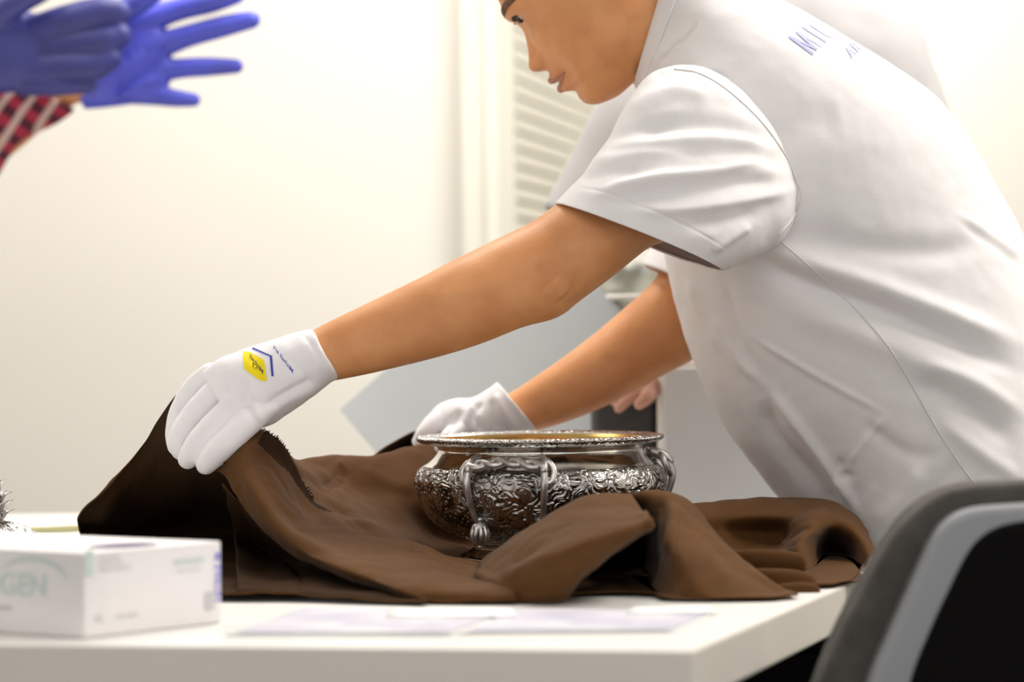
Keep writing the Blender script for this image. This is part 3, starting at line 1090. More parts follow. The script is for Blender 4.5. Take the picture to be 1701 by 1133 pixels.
PA = [[(300, 649, -.06), (312, 690, -.09), (330, 735, -.13), (350, 755, -.15), (376, 765, -.16)],
      [(240, 735, -.02), (250, 780, -.01), (285, 830, .05), (340, 840, .08), (420, 840, .04)],
      [(172, 814, .0), (188, 850, .04), (240, 885, .12), (320, 895, .14), (450, 885, .10)],
      [(131, 852, .02), (148, 880, .08), (210, 912, .06), (320, 925, .0), (470, 925, .0)],
      [(132, 882, .06), (155, 902, .06), (230, 945, -.14), (330, 960, -.22), (500, 965, -.26)],
      [(138, 896, .04), (170, 925, -.06), (240, 965, -.27), (330, 985, -.375), (500, 989, -.395)]]
PA2 = [[(372, 800, -.14), (440, 870, -.18), (510, 920, -.22), (600, 955, -.29), (700, 986, -.38)],
       [(390, 890, .0), (450, 922, .0), (520, 946, -.17), (600, 968, -.28), (700, 990, -.405)],
       [(395, 986, -.385), (450, 988, -.39), (520, 991, -.402), (600, 996, -.422), (712, 1002, -.445)]]  # dark sheet standing in for the shadow on the table
PB = [[(400, 690, -.06), (385, 715, -.10), (366, 742, -.125), (352, 758, -.135), (346, 776, -.13)],
      [(424, 712, -.11), (414, 728, -.14), (402, 748, -.165), (386, 768, -.17), (370, 790, -.16)],
      [(447, 722, -.10), (436, 745, -.13), (420, 775, -.18), (402, 800, -.19), (388, 822, -.18)],
      [(470, 742, -.09), (466, 775, -.11), (450, 805, -.19), (428, 832, -.21), (408, 852, -.19)],
      [(492, 785, -.08), (490, 820, -.11), (480, 850, -.2), (458, 872, -.24), (438, 884, -.21)],
      [(520, 832, -.09), (522, 862, -.14), (515, 890, -.24), (498, 912, -.28), (480, 922, -.24)],
      [(558, 852, -.12), (560, 885, -.2), (562, 915, -.30), (555, 940, -.34), (542, 952, -.30)],
      [(604, 868, -.14), (610, 900, -.24), (615, 935, -.34), (612, 960, -.38), (602, 972, -.35)],
      [(655, 888, -.17), (662, 918, -.27), (668, 955, -.38), (668, 980, -.415), (660, 990, -.40)],
      [(710, 910, -.2), (715, 936, -.30), (722, 970, -.41), (722, 998, -.43), (716, 1004, -.425)],
      [(775, 932, -.22), (778, 955, -.33), (785, 980, -.425), (790, 1004, -.436), (780, 1008, -.43)],
      [(840, 938, -.24), (845, 962, -.38), (855, 985, -.435), (860, 1005, -.44), (850, 1009, -.43)]]
PC = [[(806, 950, -.18), (852, 925, -.18), (907, 888, -.2), (975, 850, -.2), (1045, 845, -.18)],
      [(798, 936, -.24), (846, 898, -.28), (904, 859, -.30), (972, 831, -.30), (1046, 821, -.28)],
      [(795, 948, -.32), (850, 912, -.35), (912, 885, -.38), (985, 858, -.38), (1064, 846, -.36)],
      [(800, 975, -.38), (862, 950, -.42), (925, 925, -.45), (995, 893, -.46), (1080, 868, -.43)],
      [(810, 995, -.42), (868, 985, -.435), (930, 965, -.455), (992, 925, -.44), (1074, 882, -.38)],
      [(820, 1006, -.43), (870, 1007, -.43), (933, 1003, -.437), (972, 952, -.40), (1045, 905, -.28)]]
PD = [[(1000, 850, -.12), (1050, 842, -.14), (1100, 840, -.16), (1140, 855, -.17), (1190, 905, -.2), (1245, 955, -.28), (1318, 998, -.40)],
      [(1030, 824, -.24), (1072, 818, -.26), (1112, 819, -.27), (1152, 843, -.27), (1202, 903, -.30), (1258, 953, -.36), (1326, 996, -.42)],
      [(1058, 850, -.22), (1086, 846, -.29), (1122, 852, -.33), (1150, 882, -.345), (1192, 930, -.37), (1248, 966, -.39), (1318, 1000, -.425)],
      [(1068, 890, -.12), (1092, 890, -.30), (1118, 905, -.385), (1150, 928, -.40), (1190, 958, -.41), (1240, 982, -.42), (1304, 1002, -.43)],
      [(1070, 940, -.10), (1094, 950, -.32), (1115, 962, -.40), (1150, 975, -.43), (1190, 990, -.435), (1236, 997, -.437), (1290, 1004, -.437)],
      [(1040, 1000, -.2), (1090, 1000, -.40), (1112, 1003, -.43), (1150, 1004, -.437), (1190, 1004, -.44), (1234, 1004, -.44), (1280, 1006, -.44)]]
PE = [[(930, 900, -.22), (1000, 870, -.2), (1060, 850, -.2), (1110, 850, -.2)],
      [(930, 950, -.2), (1000, 930, -.12), (1060, 930, -.12), (1110, 930, -.2)],
      [(920, 1004, -.40), (990, 1002, -.38), (1050, 1002, -.38), (1110, 1003, -.40)]]
PF = [[(1130, 862, .02), (1200, 850, .05), (1290, 842, .07), (1370, 848, .05), (1408, 862, .03), (1432, 888, .0), (1447, 915, -.06)],
      [(1135, 843, -.05), (1200, 836, -.02), (1290, 828, 0), (1370, 832, 0), (1412, 848, -.02), (1440, 878, -.05), (1453, 912, -.10)],
      [(1145, 862, -.10), (1205, 858, -.06), (1290, 856, -.06), (1362, 858, -.07), (1402, 872, -.09), (1430, 895, -.11), (1447, 925, -.15)],
      [(1160, 890, -.10), (1220, 885, -.05), (1298, 890, -.05), (1345, 880, -.13), (1382, 892, -.06), (1418, 912, -.09), (1438, 945, -.16)],
      [(1180, 915, -.12), (1240, 915, -.07), (1290, 918, -.10), (1332, 905, -.17), (1378, 925, .0), (1410, 935, -.06), (1430, 965, -.18)],
      [(1200, 940, -.20), (1255, 945, -.18), (1300, 945, -.2), (1345, 950, -.19), (1380, 985, -.04), (1412, 992, -.10), (1430, 1005, -.22)]]
PG = [[(1325, 932, -.06), (1352, 928, -.04), (1385, 930, -.04), (1412, 936, -.07), (1434, 948, -.13)],
      [(1325, 962, -.24), (1352, 958, -.24), (1385, 960, -.24), (1410, 972, -.24), (1424, 990, -.24)],
      [(1325, 985, -.33), (1358, 985, -.335), (1388, 984, -.33), (1405, 996, -.31), (1412, 1010, -.30)]]
PH = [[(430, 760, .10), (500, 790, .14), (560, 778, .16), (620, 772, .17), (690, 760, .20), (760, 752, .24), (830, 750, .26)],
      [(440, 718, .0), (492, 763, .04), (546, 758, .09), (610, 760, .12), (682, 742, .17), (745, 738, .22), (820, 740, .24)],
      [(455, 745, -.03), (505, 778, .0), (552, 782, .06), (616, 788, .09), (690, 775, .13), (750, 775, .17), (830, 775, .22)],
      [(480, 785, -.05), (525, 812, -.02), (575, 818, .03), (632, 830, .06), (700, 830, .09), (760, 835, .12), (830, 840, .18)],
      [(500, 830, -.08), (550, 845, -.06), (600, 862, -.04), (650, 878, .0), (712, 892, .08), (770, 902, .12), (840, 905, .16)],
      [(520, 860, -.12), (570, 875, -.12), (630, 895, -.12), (680, 912, -.10), (732, 926, -.03), (790, 940, -.10), (850, 942, -.11)]]
PI = [[(622, 758, .25), (655, 735, .26), (688, 715, .27), (706, 718, .27), (730, 742, .27)],
      [(640, 764, .28), (668, 752, .30), (692, 742, .31), (712, 745, .31), (735, 752, .30)],
      [(650, 790, .22), (680, 780, .22), (700, 775, .22), (720, 775, .22), (740, 775, .22)]]


def base_sheet():
    xs = np.linspace(-0.13, 0.34, 60)
    ys = np.linspace(-0.30, 0.22, 60)
    V = []
    for y in ys:
        for x in xs:
            V.append((x, y, 0.7535 + 0.0012 * noise.noise(Vector((x * 14, y * 14, 1)))))
    return np.array(V), grid_faces(60, 60)


clo, midx = [], []
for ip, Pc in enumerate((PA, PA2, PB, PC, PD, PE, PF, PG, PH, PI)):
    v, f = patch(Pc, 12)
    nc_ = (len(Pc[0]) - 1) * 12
    if ip in (0, 1, 5, 9):  # tent, apron and hollow take the dark as painted shade; corner is reverse side
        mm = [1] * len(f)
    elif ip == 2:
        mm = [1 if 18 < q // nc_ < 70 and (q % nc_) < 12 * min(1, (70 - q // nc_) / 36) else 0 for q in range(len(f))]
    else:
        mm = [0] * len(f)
    n_ = normals(v, f)
    v = noisy(v, n_, 0.0035, 11, 3)
    v = noisy(v, n_, 0.0010, 40, 2)
    v[:, 2] = np.where(v[:, 2] < 0.7535, 0.7535, v[:, 2])
    sv = solid(v, f, 0.0016)
    clo.append(sv)
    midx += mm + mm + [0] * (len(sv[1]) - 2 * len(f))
clo.append(solid(*base_sheet(), 0.0012))
# stacked rolled folds at the right
def foldroll(pts, r, flat):
    return tube([W(*p) for p in pts], [r] * len(pts), n=22, k=8, flat=flat)


clo.append(foldroll([(1205, 938, -.25), (1250, 934, -.26), (1295, 935, -.26), (1326, 940, -.26)], .0078, 1.6))
clo.append(foldroll([(1240, 968, -.32), (1285, 968, -.33), (1318, 970, -.33), (1340, 976, -.33)], .0090, 1.5))
clo.append(foldroll([(1300, 985, -.36), (1330, 982, -.36), (1352, 985, -.36)], .006, 1.4))
Vc_, Fc_ = join(clo)
Nc_ = normals(Vc_, Fc_)
Vc_ = fold(Vc_, Nc_, [
    ([(395, 765), (432, 830), (480, 890), (560, 925)], .006, 9), ([(420, 745), (462, 815), (505, 870)], -.006, 12),
    ([(545, 800), (600, 862), (640, 885)], .003, 6), ([(520, 800), (560, 850), (625, 890), (720, 915), (830, 960)], -.003, 6),
    ([(600, 880), (700, 920), (800, 955), (845, 985)], .0035, 8),
    ([(575, 775), (560, 800), (535, 815)], -.004, 9), ([(600, 770), (640, 800), (690, 815)], .003, 14), ([(560, 765), (575, 790)], .004, 8),
    ([(840, 940), (900, 900), (960, 870)], -.003, 10), ([(790, 985), (850, 950), (930, 915)], .0025, 9), ([(850, 1000), (910, 960), (990, 905)], -.0025, 9),
    ([(955, 985), (1000, 925), (1070, 868)], .003, 7), ([(1065, 850), (1082, 870), (1080, 885)], .004, 8),
    ([(1110, 830), (1118, 860), (1105, 920)], .004, 9), ([(1135, 850), (1130, 880), (1122, 920)], -.004, 8), ([(1095, 830), (1098, 880), (1092, 940)], -.003, 7),
    ([(1180, 900), (1160, 950), (1150, 985)], .002, 12), ([(1310, 880), (1345, 862), (1380, 850)], .004, 10), ([(1290, 905), (1325, 895), (1345, 870)], -.003, 8),
    ([(200, 790), (180, 840), (160, 870)], .004, 14), ([(250, 735), (240, 800), (210, 870)], -.004, 16), ([(395, 800), (405, 850), (440, 905)], -.003, 7)])
cloth = mesh_obj('brown_cloth', Vc_, Fc_, M_cloth)
cloth.data.materials.append(M_reverse_shade)
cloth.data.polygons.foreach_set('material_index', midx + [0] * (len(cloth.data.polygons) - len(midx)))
tag(cloth, 'rumpled brown suede cloth wrapped around the silver bowl on the white table', 'cloth')
# frayed selvedge
rnd = random.Random(4)
fr = []
edge = np.vstack([catmull([W(*p[0]) for p in PB[1:6]], 16)])
for i in range(len(edge) - 1):
    for k in range(3):
        a = edge[i] + (edge[i + 1] - edge[i]) * rnd.random()
        d = np.array([rnd.uniform(.2, 1), rnd.uniform(-.4, .4), rnd.uniform(.1, .9)]) * rnd.uniform(.001, .0042)
        fr.append(tube([a, a + d * .5 + np.array([rnd.uniform(-.001, .001), 0, 0]), a + d], [.0006, .0005, .0003], n=4, k=2, round_ends=False))
edge = catmull([W(*p[-1]) for p in PC[1:]][::1], 16)
for i in range(len(edge) - 1):
    a = edge[i]
    d = np.array([rnd.uniform(.1, 1), rnd.uniform(-.4, .2), rnd.uniform(-.5, .4)]) * rnd.uniform(.001, .003)
    fr.append(tube([a, a + d * .5, a + d], [.0004, .0004, .0002], n=4, k=2, round_ends=False))
mesh_obj('frayed_edge', *join(fr), M_frays, cloth, kind='stuff')

# ------------------------------------------------------------------ silver bowl
BX = W(897, 722, 0)[0]
bowl = thing('silver_bowl', 'footed silver bowl chased with figures, twisted rope handles and gilt lining', 'bowl', (BX, 0, .755))
u = 1.0 / S(0)
zz = lambda y: W(897, y, 0)[2]
prof = [(118, 893.5), (150, 881), (177, 864), (193, 845), (203, 826), (208, 808), (209, 796), (204, 782), (193, 770)]
PR = catmull([(a * u, zz(b)) for a, b in prof], 24)
nth = 900
TH_ = np.linspace(0, 2 * math.pi, nth, endpoint=False)
V = []
rel = []
zmin, zmax = PR[:, 1].min(), PR[:, 1].max()
tan = np.gradient(PR, axis=0)
nr = np.stack([-tan[:, 1], tan[:, 0]], 1)
nr /= np.linalg.norm(nr, axis=1)[:, None]
if nr[len(nr) // 2, 0] < 0:
    nr = -nr


def relief(th, s):
    """th arc metres, s metres along profile -> 0..1"""
    x, y = th * 1.0, s
    q = Vector((x * 60, y * 60, 3.1))
    wx, wy = noise.noise(q), noise.noise(q + Vector((7, 3, 5)))
    p = Vector((x * 92 + wx * 1.7, y * 100 + wy * 1.7, 0.5))
    n1 = noise.noise(p)
    rid = 1 - min(1, abs(n1) * 5.0)
    n2 = noise.noise(p * 1.9 + Vector((3, 9, 2)))
    rid2 = 1 - min(1, abs(n2) * 4.0)
    body = 0.5 + 0.5 * noise.noise(Vector((x * 45 + wy, y * 45 + wx, 8)))
    return max(0.0, 0.30 + 0.45 * body - 0.42 * rid ** 1.3 + 0.30 * rid2 * (1 - rid))


def grapes(x, y):
    d, _ = noise.voronoi(Vector((x * 260, y * 260, 0.0)), distance_metric='DISTANCE')
    m = noise.noise(Vector((x * 45, y * 45, 20)))
    return max(0, 1 - d[0] * 1.9), m


ARC = np.concatenate([[0], np.cumsum(np.linalg.norm(np.diff(PR, axis=0), axis=1))])
tot = ARC[-1]
for i, (r, z) in enumerate(PR):
    e = min(1, max(0, min(ARC[i], tot - ARC[i]) / .006))
    for t in TH_:
        x = t * .13
        # front at t=0 facing the camera; t>0 to the right
        h = relief(x, ARC[i])
        a = (t + math.pi) % (2 * math.pi) - math.pi
        gsel = 1 / (1 + math.exp((abs(a + 1.05) - .50) * 14))
        if gsel > 0.02:
            gv, gm = grapes(x, ARC[i])
            gk = gsel * min(1, max(0, gm * 5 + .7)) * (1 if ARC[i] < tot * .8 else 0)
            h = h * (1 - gk) + gk * (0.1 + 0.85 * gv)
        rel.append(h * e + .7 * (1 - e))
        dsp = e * (h - .45) * .0030
        rr = r + nr[i, 0] * dsp
        V.append((BX + rr * math.sin(t), -rr * math.cos(t), z + nr[i, 1] * dsp))
o = mesh_obj('chased_body', V, grid_faces(len(PR), nth, True), M_relief, bowl)
at_ = o.data.attributes.new('relief', 'FLOAT', 'POINT')
at_.data.foreach_set('value', rel)


def lathe(profile, k=6, n=180, mod=None):
    P = catmull([(a * u, zz(b)) for a, b in profile], k) if k > 1 else np.array([(a * u, zz(b)) for a, b in profile])
    V = []
    for i, (r, z) in enumerate(P):
        for j in range(n):
            t = 2 * math.pi * j / n
            rr = r + (mod(t, i / (len(P) - 1)) if mod else 0)
            V.append((BX + rr * math.sin(t), -rr * math.cos(t), z))
    return np.array(V), grid_faces(len(P), n, True)


mesh_obj('neck', *lathe([(195, 771), (186, 766), (176, 757), (170, 748), (170, 742), (176, 738), (188, 735)], 6), M_silver, bowl)
# rim with gadroon edge
V, F = lathe([(186, 735.5), (196, 733.5), (202, 731), (204.5, 728), (204, 725), (199, 723), (190, 722.5), (180, 724), (172, 727)], 8, 900)
P = V - np.array([BX, 0, 0])
ang = np.arctan2(P[:, 0], -P[:, 1])
rad = np.hypot(P[:, 0], P[:, 1])
edge_w = np.clip((rad / u - 190) / 12, 0, 1)
bead = np.abs(np.sin(ang * 78)) ** 0.7
ir = 0.0009 * np.array([noise.noise(Vector((a * 26, r_ * 300, z_ * 300))) for a, r_, z_ in zip(ang, rad, P[:, 2])])
V = V + (P / rad[:, None] * np.array([1, 1, 0])) * ((bead - .5) * .0016 * edge_w)[:, None]
V[:, 2] += (bead - .5) * .0010 * edge_w + ir * np.clip((rad / u - 176) / 6, 0, 1)
o = mesh_obj('rim', V, F, M_relief, bowl)
at_ = o.data.attributes.new('relief', 'FLOAT', 'POINT')
at_.data.foreach_set('value', np.clip(.45 + (bead - .5) * .5 * edge_w + ir * 260, 0, 1))
mesh_obj('gilt_lining', *lathe([(172, 727), (168, 735), (167, 745), (180, 765), (200, 795), (196, 830), (165, 866), (110, 885), (2, 888)], 5, 120), M_gilt, bowl)
mesh_obj('foot', *lathe([(60, 890), (118, 891), (121, 893.5), (119, 897), (114, 899), (113, 904), (115, 909), (122, 914), (131, 918), (136, 921), (136, 923.5), (128, 924), (60, 924), (2, 915)], 6), M_silver, bowl)


def body_r(z):
    Pz = np.array([(a * u, zz(b)) for a, b in prof + [(176, 757), (170, 745)]])
    idx = np.argsort(Pz[:, 1])
    return np.interp(z, Pz[idx, 1], Pz[idx, 0])


hang = -16
handle0 = None
def handle_geo(adeg):
    a0 = math.radians(adeg)
    def pt(tpx, y, off):
        z = zz(y)
        r = body_r(z) + off
        th = a0 + (tpx * u) / .132
        return np.array([BX + r * math.sin(th), -r * math.cos(th), z])
    rope = []
    for ph in (0, math.pi):
        pts = []
        for t in np.linspace(-60, 60, 60):
            w = t / 120 * 2 * math.pi * 2.1 + ph
            sag = 3 * math.cos(t / 60 * math.pi)
            pts.append(pt(t, 760 - sag + 4.4 * math.sin(w), .0165 + 4.4 * u * math.cos(w)))
        rope.append(tube(pts, [.0037] * len(pts), n=12, k=1))
    loops, straps, tas = [], [], []
    for sg in (-1, 1):
        loops.append(tube([pt(sg * 58, 756, .016), pt(sg * 70, 760, .014), pt(sg * 76, 772, .008), pt(sg * 72, 786, .005), pt(sg * 64, 790, .006), pt(sg * 60, 776, .012), pt(sg * 58, 760, .016)], [.0032, .0036, .0036, .0032, .003, .003, .003], n=12))
        loops.append(tube([pt(sg * 58, 750, .010), pt(sg * 60, 756, .018), pt(sg * 60, 768, .017), pt(sg * 59, 775, .010)], [.0035, .004, .004, .0035], n=12))
        straps.append(tube([pt(sg * 60, 770, .014), pt(sg * 60, 790, .009), pt(sg * 59, 815, .006), pt(sg * 58, 840, .006), pt(sg * 56, 858, .007)], [.0036, .0040, .0034, .0031, .0032], n=12))
        0 and straps.append(tube([pt(sg * 54, 800, .004), pt(sg * 44, 830, .003), pt(sg * 36, 848, .002)], [.003, .0035, .002], n=10))
        c_ = pt(sg * 55, 864, .009)
        tas.append(ellipsoid(c_, (.0085, .008, .0075), nu=22))
        for q in range(9):
            b = q / 9 * 2 * math.pi
            tas.append(tube([c_ + np.array([.006 * math.cos(b), .006 * math.sin(b), .002]), c_ + np.array([.0088 * math.cos(b), .0088 * math.sin(b), -.007]), c_ + np.array([.0055 * math.cos(b), .0055 * math.sin(b), -.0155])], [.0022, .0026, .0018], n=8, k=3))
        tas.append(ellipsoid(c_ + np.array([0, 0, -.019]), (.0035, .0035, .003), nu=12, nv=8))
        tas.append(ellipsoid(c_ + np.array([0, 0, .009]), (.006, .006, .004), nu=14, nv=8))
    return rope, loops, straps, tas


for adeg in (-16, 110, 208):
    ro, lo, st_, ta = handle_geo(adeg)
    hb = mesh_obj('rope_handle', *voxelize(ro, .0007, 1), M_oldsilver, bowl)
    for g_ in lo:
        mesh_obj('handle_loop', *g_, M_oldsilver, hb)
    for g_ in st_:
        mesh_obj('handle_strap', *g_, M_oldsilver, hb)
    mesh_obj('tassel', *join(ta[:len(ta) // 2]), M_oldsilver, hb)
    mesh_obj('tassel', *join(ta[len(ta) // 2:]), M_oldsilver, hb)

# ------------------------------------------------------------------ silver lid at the left edge
YL = -.08
lc = W(-22, 905, YL)
lid = thing('domed_silver_cover', 'domed silver cover with a leafy finial behind the glove box', 'cover', (lc[0], YL, .752))
ul = 1.0 / S(YL)
V, rel = [], []
zb = .756
zt = W(-22, 866, YL)[2]
K = 40
n = 300
for i in range(K + 1):
    t = i / K
    ph = t * math.pi / 2
    r = 106 * ul * math.cos(ph) ** .8
    z = zb + (zt - zb) * math.sin(ph)
    for j in range(n):
        a = 2 * math.pi * j / n
        h = relief(a * .06 + 3, t * .05)
        rr = r + (h - .4) * .004 * (1 - t * .6)
        V.append((lc[0] + rr * math.cos(a), YL + rr * math.sin(a), z + (h - .4) * .003))
        rel.append(min(1, h + .15))
o = mesh_obj('lid_dome', V, grid_faces(K + 1, n, True), M_relief, lid)
o.data.attributes.new('relief', 'FLOAT', 'POINT').data.foreach_set('value', rel)
Vv, Fv = ellipsoid((lc[0], YL, zt + .026), (.014, .014, .026), nu=30, nv=24)
Nn = normals(Vv, Fv)
mesh_obj('finial_core', *tube([(lc[0], YL, zt - .005), (lc[0], YL, zt + .01), (lc[0], YL, zt + .03), (lc[0], YL, zt + .040)], [.020, .016, .015, .006], n=24), M_oldsilver, lid)
leaf_me = None
for row in range(4):
    for q in range(7):
        a = 2 * math.pi * (q + .5 * (row % 2)) / 7
        if leaf_me is None:
            V, F = [], []
            for i in range(7):
                s = i / 6
                w = .0120 * math.sin(math.pi * min(1, s * .85 + .12)) * (1 - s * .55)
                for j in range(5):
                    v = (j - 2) / 2
                    V.append((s * .006 + s ** 3 * .005 + .0015 * (1 - v * v), v * w, s * .016 - s ** 4 * .003))
            o = mesh_obj('finial_leaf', *solid(np.array(V), grid_faces(7, 5), .0007), M_oldsilver, None)
            leaf_me = o.data
        else:
            o = bpy.data.objects.new('finial_leaf', leaf_me)
            C.link(o)
        o.parent = lid
        zr = zt + .000 + row * .0092
        rr = [.016, .0155, .0145, .012, .007][row]
        o.location = (rr * math.cos(a), rr * math.sin(a), zr - .752)
        o.rotation_euler = (0, -.25 if row > 2 else .1, a)

# ------------------------------------------------------------------ glove carton
kc = T(140, 1062)
rr_ = math.radians(46)
e1 = np.array([math.cos(rr_), math.sin(rr_), 0])
rl_ = math.radians(32)
e2 = np.array([-math.cos(rl_), math.sin(rl_), 0])
LA, LB, HH = .142, .24, .069
carton = thing('glove_carton', 'white cardboard box of disposable gloves at the front of the table', 'box', (kc[0], kc[1], .75))
P0 = kc.copy()
P0[2] = .7505
pl = [P0, P0 + e1 * LA, P0 + e1 * LA + e2 * LB, P0 + e2 * LB]
V = np.array([list(p) for p in pl] + [list(p + np.array([0, 0, HH])) for p in pl])
V[4:, :2] = V[4:, :2] * 1.0
o = mesh_obj('carton', V, [(3, 2, 1, 0), (4, 5, 6, 7), (0, 1, 5, 4), (1, 2, 6, 5), (2, 3, 7, 6), (3, 0, 4, 7)], M_card, carton, False)
bevel_obj(o, .0015, 2)
zt_ = .7505 + HH + .0004
mid = P0 + e1 * .068 + e2 * .030
ov = [mid + e1 * (.030 * math.cos(t)) + e2 * (.020 * math.sin(t)) for t in np.linspace(0, 2 * math.pi, 32, endpoint=False)]
mesh_obj('opening', [(p[0], p[1], zt_) for p in ov], [tuple(range(32))], M_slot, carton, False)
bl = [ov[i] for i in range(0, 32, 1)]


def face_text(s, face, pos, size, m, vertical=False, name='lettering'):
    V2, F2 = text2d(s)
    sx, sy = (size if isinstance(size, tuple) else (size, size))
    out = []
    for x, y in V2:
        x, y = x * sx, y * sy
        if vertical:
            x, y = -y, x
        a, b = pos[0] + x, pos[1] + y
        if face == 'r':
            p = P0 + e1 * a + np.array([0, 0, b]) - e2 * .0008
        else:
            p = P0 + e2 * a + np.array([0, 0, b]) - e1 * .0008
            p = P0 + e2 * (LB - a) + np.array([0, 0, b]) - e1 * .0008
        out.append(p)
    return mesh_obj(name, out, F2, m, carton, False)


face_text('SENSIGEN', 'r', (.090, .052), .0075, M_teal)
face_text('nitrile examination', 'r', (.093, .046), .0035, M_greyink)
face_text('NITRILE M', 'r', (.1405, .018), .0092, M_purple, True)
face_text('non-sterile\npowder free\nsingle use gloves', 'r', (.014, .063), .0048, M_greyink)
face_text('CE', 'r', (.009, .012), .008, M_greyink)
face_text('LOT 2019', 'r', (.03, .013), .0055, M_greyink)
mesh_obj('colour_tab', [P0 + e1 * a + np.array([0, 0, b]) - e2 * .0008 for a, b in ((.001, .05), (.009, .05), (.009, .071), (.001, .071))], [(0, 1, 2, 3)], M_teal, carton, False)
mesh_obj('symbol', [P0 + e1 * a + np.array([0, 0, b]) - e2 * .0008 for a, b in ((.124, .012), (.133, .012), (.133, .027), (.124, .027))], [(0, 1, 2, 3)], M_greyink, carton, False)
face_text('SENSIGEN', 'l', (.085, .032), .026, M_teal)
arc = []
for i in range(20):
    t = math.pi * (.05 + .8 * i / 19)
    for r in (.024, .024 + .004 * math.sin(math.pi * i / 19)):
        arc.append(P0 + e2 * (.055 - r * 1.6 * math.cos(t)) + np.array([0, 0, .043 + r * .75 * math.sin(t)]) - e1 * .0008)
mesh_obj('swoosh', arc, grid_faces(20, 2), M_teal, carton, False)
face_text('examination gloves', 'l', (.10, .019), .008, M_greyink)

# ------------------------------------------------------------------ papers on the table
def sheet(name, quad, m, label, z=.7508, prints=()):
    V = []
    n_ = 8
    for i in range(n_ + 1):
        for j in range(n_ + 1):
            a, b = i / n_, j / n_
            p = (1 - a) * ((1 - b) * quad[0] + b * quad[1]) + a * ((1 - b) * quad[3] + b * quad[2])
            V.append((p[0], p[1], z + .0006 * (noise.noise(Vector((p[0] * 9, p[1] * 9, 0))) + .6)))
    t = thing(name, label, 'paper', (V[0][0], V[0][1], .75))
    mesh_obj('sheet', *solid(np.array(V), grid_faces(n_ + 1, n_ + 1), .0003), M_paper, t)
    for (a0, a1, b0, b1) in prints:
        pts = []
        for i in range(7):
            for j in range(7):
                a, b = a0 + (a1 - a0) * i / 6, b0 + (b1 - b0) * j / 6
                p = (1 - a) * ((1 - b) * quad[0] + b * quad[1]) + a * ((1 - b) * quad[3] + b * quad[2])
                pts.append((p[0], p[1], z + .0012 + .0006 * (noise.noise(Vector((p[0] * 9, p[1] * 9, 0))) + .6)))
        mesh_obj('printed_picture', pts, grid_faces(7, 7), m, t)


sheet('printed_sheet', [T(372, 1058), T(752, 1058), T(860, 1016), T(500, 1012)], M_print, 'printed picture sheet lying on the white table just right of the glove box', prints=((.05, .95, .03, .97),))
sheet('printed_sheet', [T(760, 1056), T(1120, 1052), T(1200, 1018), T(850, 1014)], M_print, 'printed picture sheet lying near the front right corner of the white table', prints=((.05, .95, .03, .97),))
sheet('paper_slip', [T(640, 1030), T(860, 1030), T(850, 1017), T(650, 1017)], M_paper, 'blank white paper slip on top of the left printed sheet', z=.7528)
sheet('paper_slip', [T(1040, 1024), T(1190, 1024), T(1180, 1014), T(1050, 1014)], M_paper, 'blank white paper slip on top of the right printed sheet', z=.7528)

# ------------------------------------------------------------------ grey foam lid, box, dark case behind
def board(name, quad, th, m, parent=None):
    q = [np.array(p) for p in quad]
    nn = np.cross(q[1] - q[0], q[3] - q[0])
    nn /= np.linalg.norm(nn)
    if nn[1] < 0:
        nn = -nn
    V = q + [p + nn * th for p in q]
    return mesh_obj(name, V, [(0, 1, 2, 3), (7, 6, 5, 4), (0, 4, 5, 1), (1, 5, 6, 2), (2, 6, 7, 3), (3, 7, 4, 0)], m, parent, False)


YFb = .62
A_, C__ = W(565, 680, YFb), W(908, 381, YFb + .1)
dAB = (W(628, 755, YFb - .03) - A_)
dAB /= np.linalg.norm(dAB)
Ln = (.752 - A_[2]) / dAB[2]
B_ = A_ + dAB * Ln
Dd = C__ + dAB * (Ln * 1.9)
fl_t = thing('foam_board', 'large grey foam-faced board leaning behind the bowl and the gloved hand', 'board', (B_[0], B_[1], .75))
o = board('foam_face', [A_, B_, Dd, C__], .006, M_foam, fl_t)
o = board('white_backing', [A_ + np.array([0, .0065, 0]), B_ + np.array([0, .0065, 0]), Dd + np.array([0, .0065, 0]), C__ + np.array([0, .0065, 0])], .006, M_white, fl_t)

YX = .40
bx0, bx1 = W(1095, 700, YX), W(1420, 700, YX)
ztop = W(1150, 598, YX)[2]
gb = thing('grey_fronted_box', 'white box with pale grey front panel standing behind the cloth beside the man', 'box', ((bx0[0] + bx1[0]) / 2, YX + .1, .75))
wB, hB = bx1[0] - bx0[0], ztop - .751
cxb = (bx0[0] + bx1[0]) / 2
o = mesh_obj('box_body', *box((cxb, YX + .085, .751 + hB / 2), (wB, .15, hB)), M_white, gb, False)
bevel_obj(o, .006, 3)
o = mesh_obj('front_panel', *box((cxb + .002, YX + .007, .751 + hB / 2 - .004), (wB - .009, .012, hB - .012)), M_panel, gb, False)
bevel_obj(o, .002, 2)
bxl = W(984, 650, YX + .04)
bxr = W(1088, 650, YX + .04)
zt3 = W(1040, 618, YX + .04)[2]
dc = thing('dark_case', 'small charcoal grey case standing left of the white box', 'case', ((bxl[0] + bxr[0]) / 2, YX + .1, .75))
cc_ = ((bxl[0] + bxr[0]) / 2, YX + .09, .751 + (zt3 - .751) / 2)
M_char = mat('charcoal_plastic', (0.05, 0.05, 0.052), 0.5, noise_sc=6, noise_amt=0.2)
bevel_obj(mesh_obj('case_body', *box(cc_, (bxr[0] - bxl[0], .08, zt3 - .751 - .02)), M_char, dc, False), .01, 3)
bevel_obj(mesh_obj('case_lid', *box((cc_[0], cc_[1], zt3 - .011), (bxr[0] - bxl[0] + .004, .084, .022)), M_char, dc, False), .004, 2)
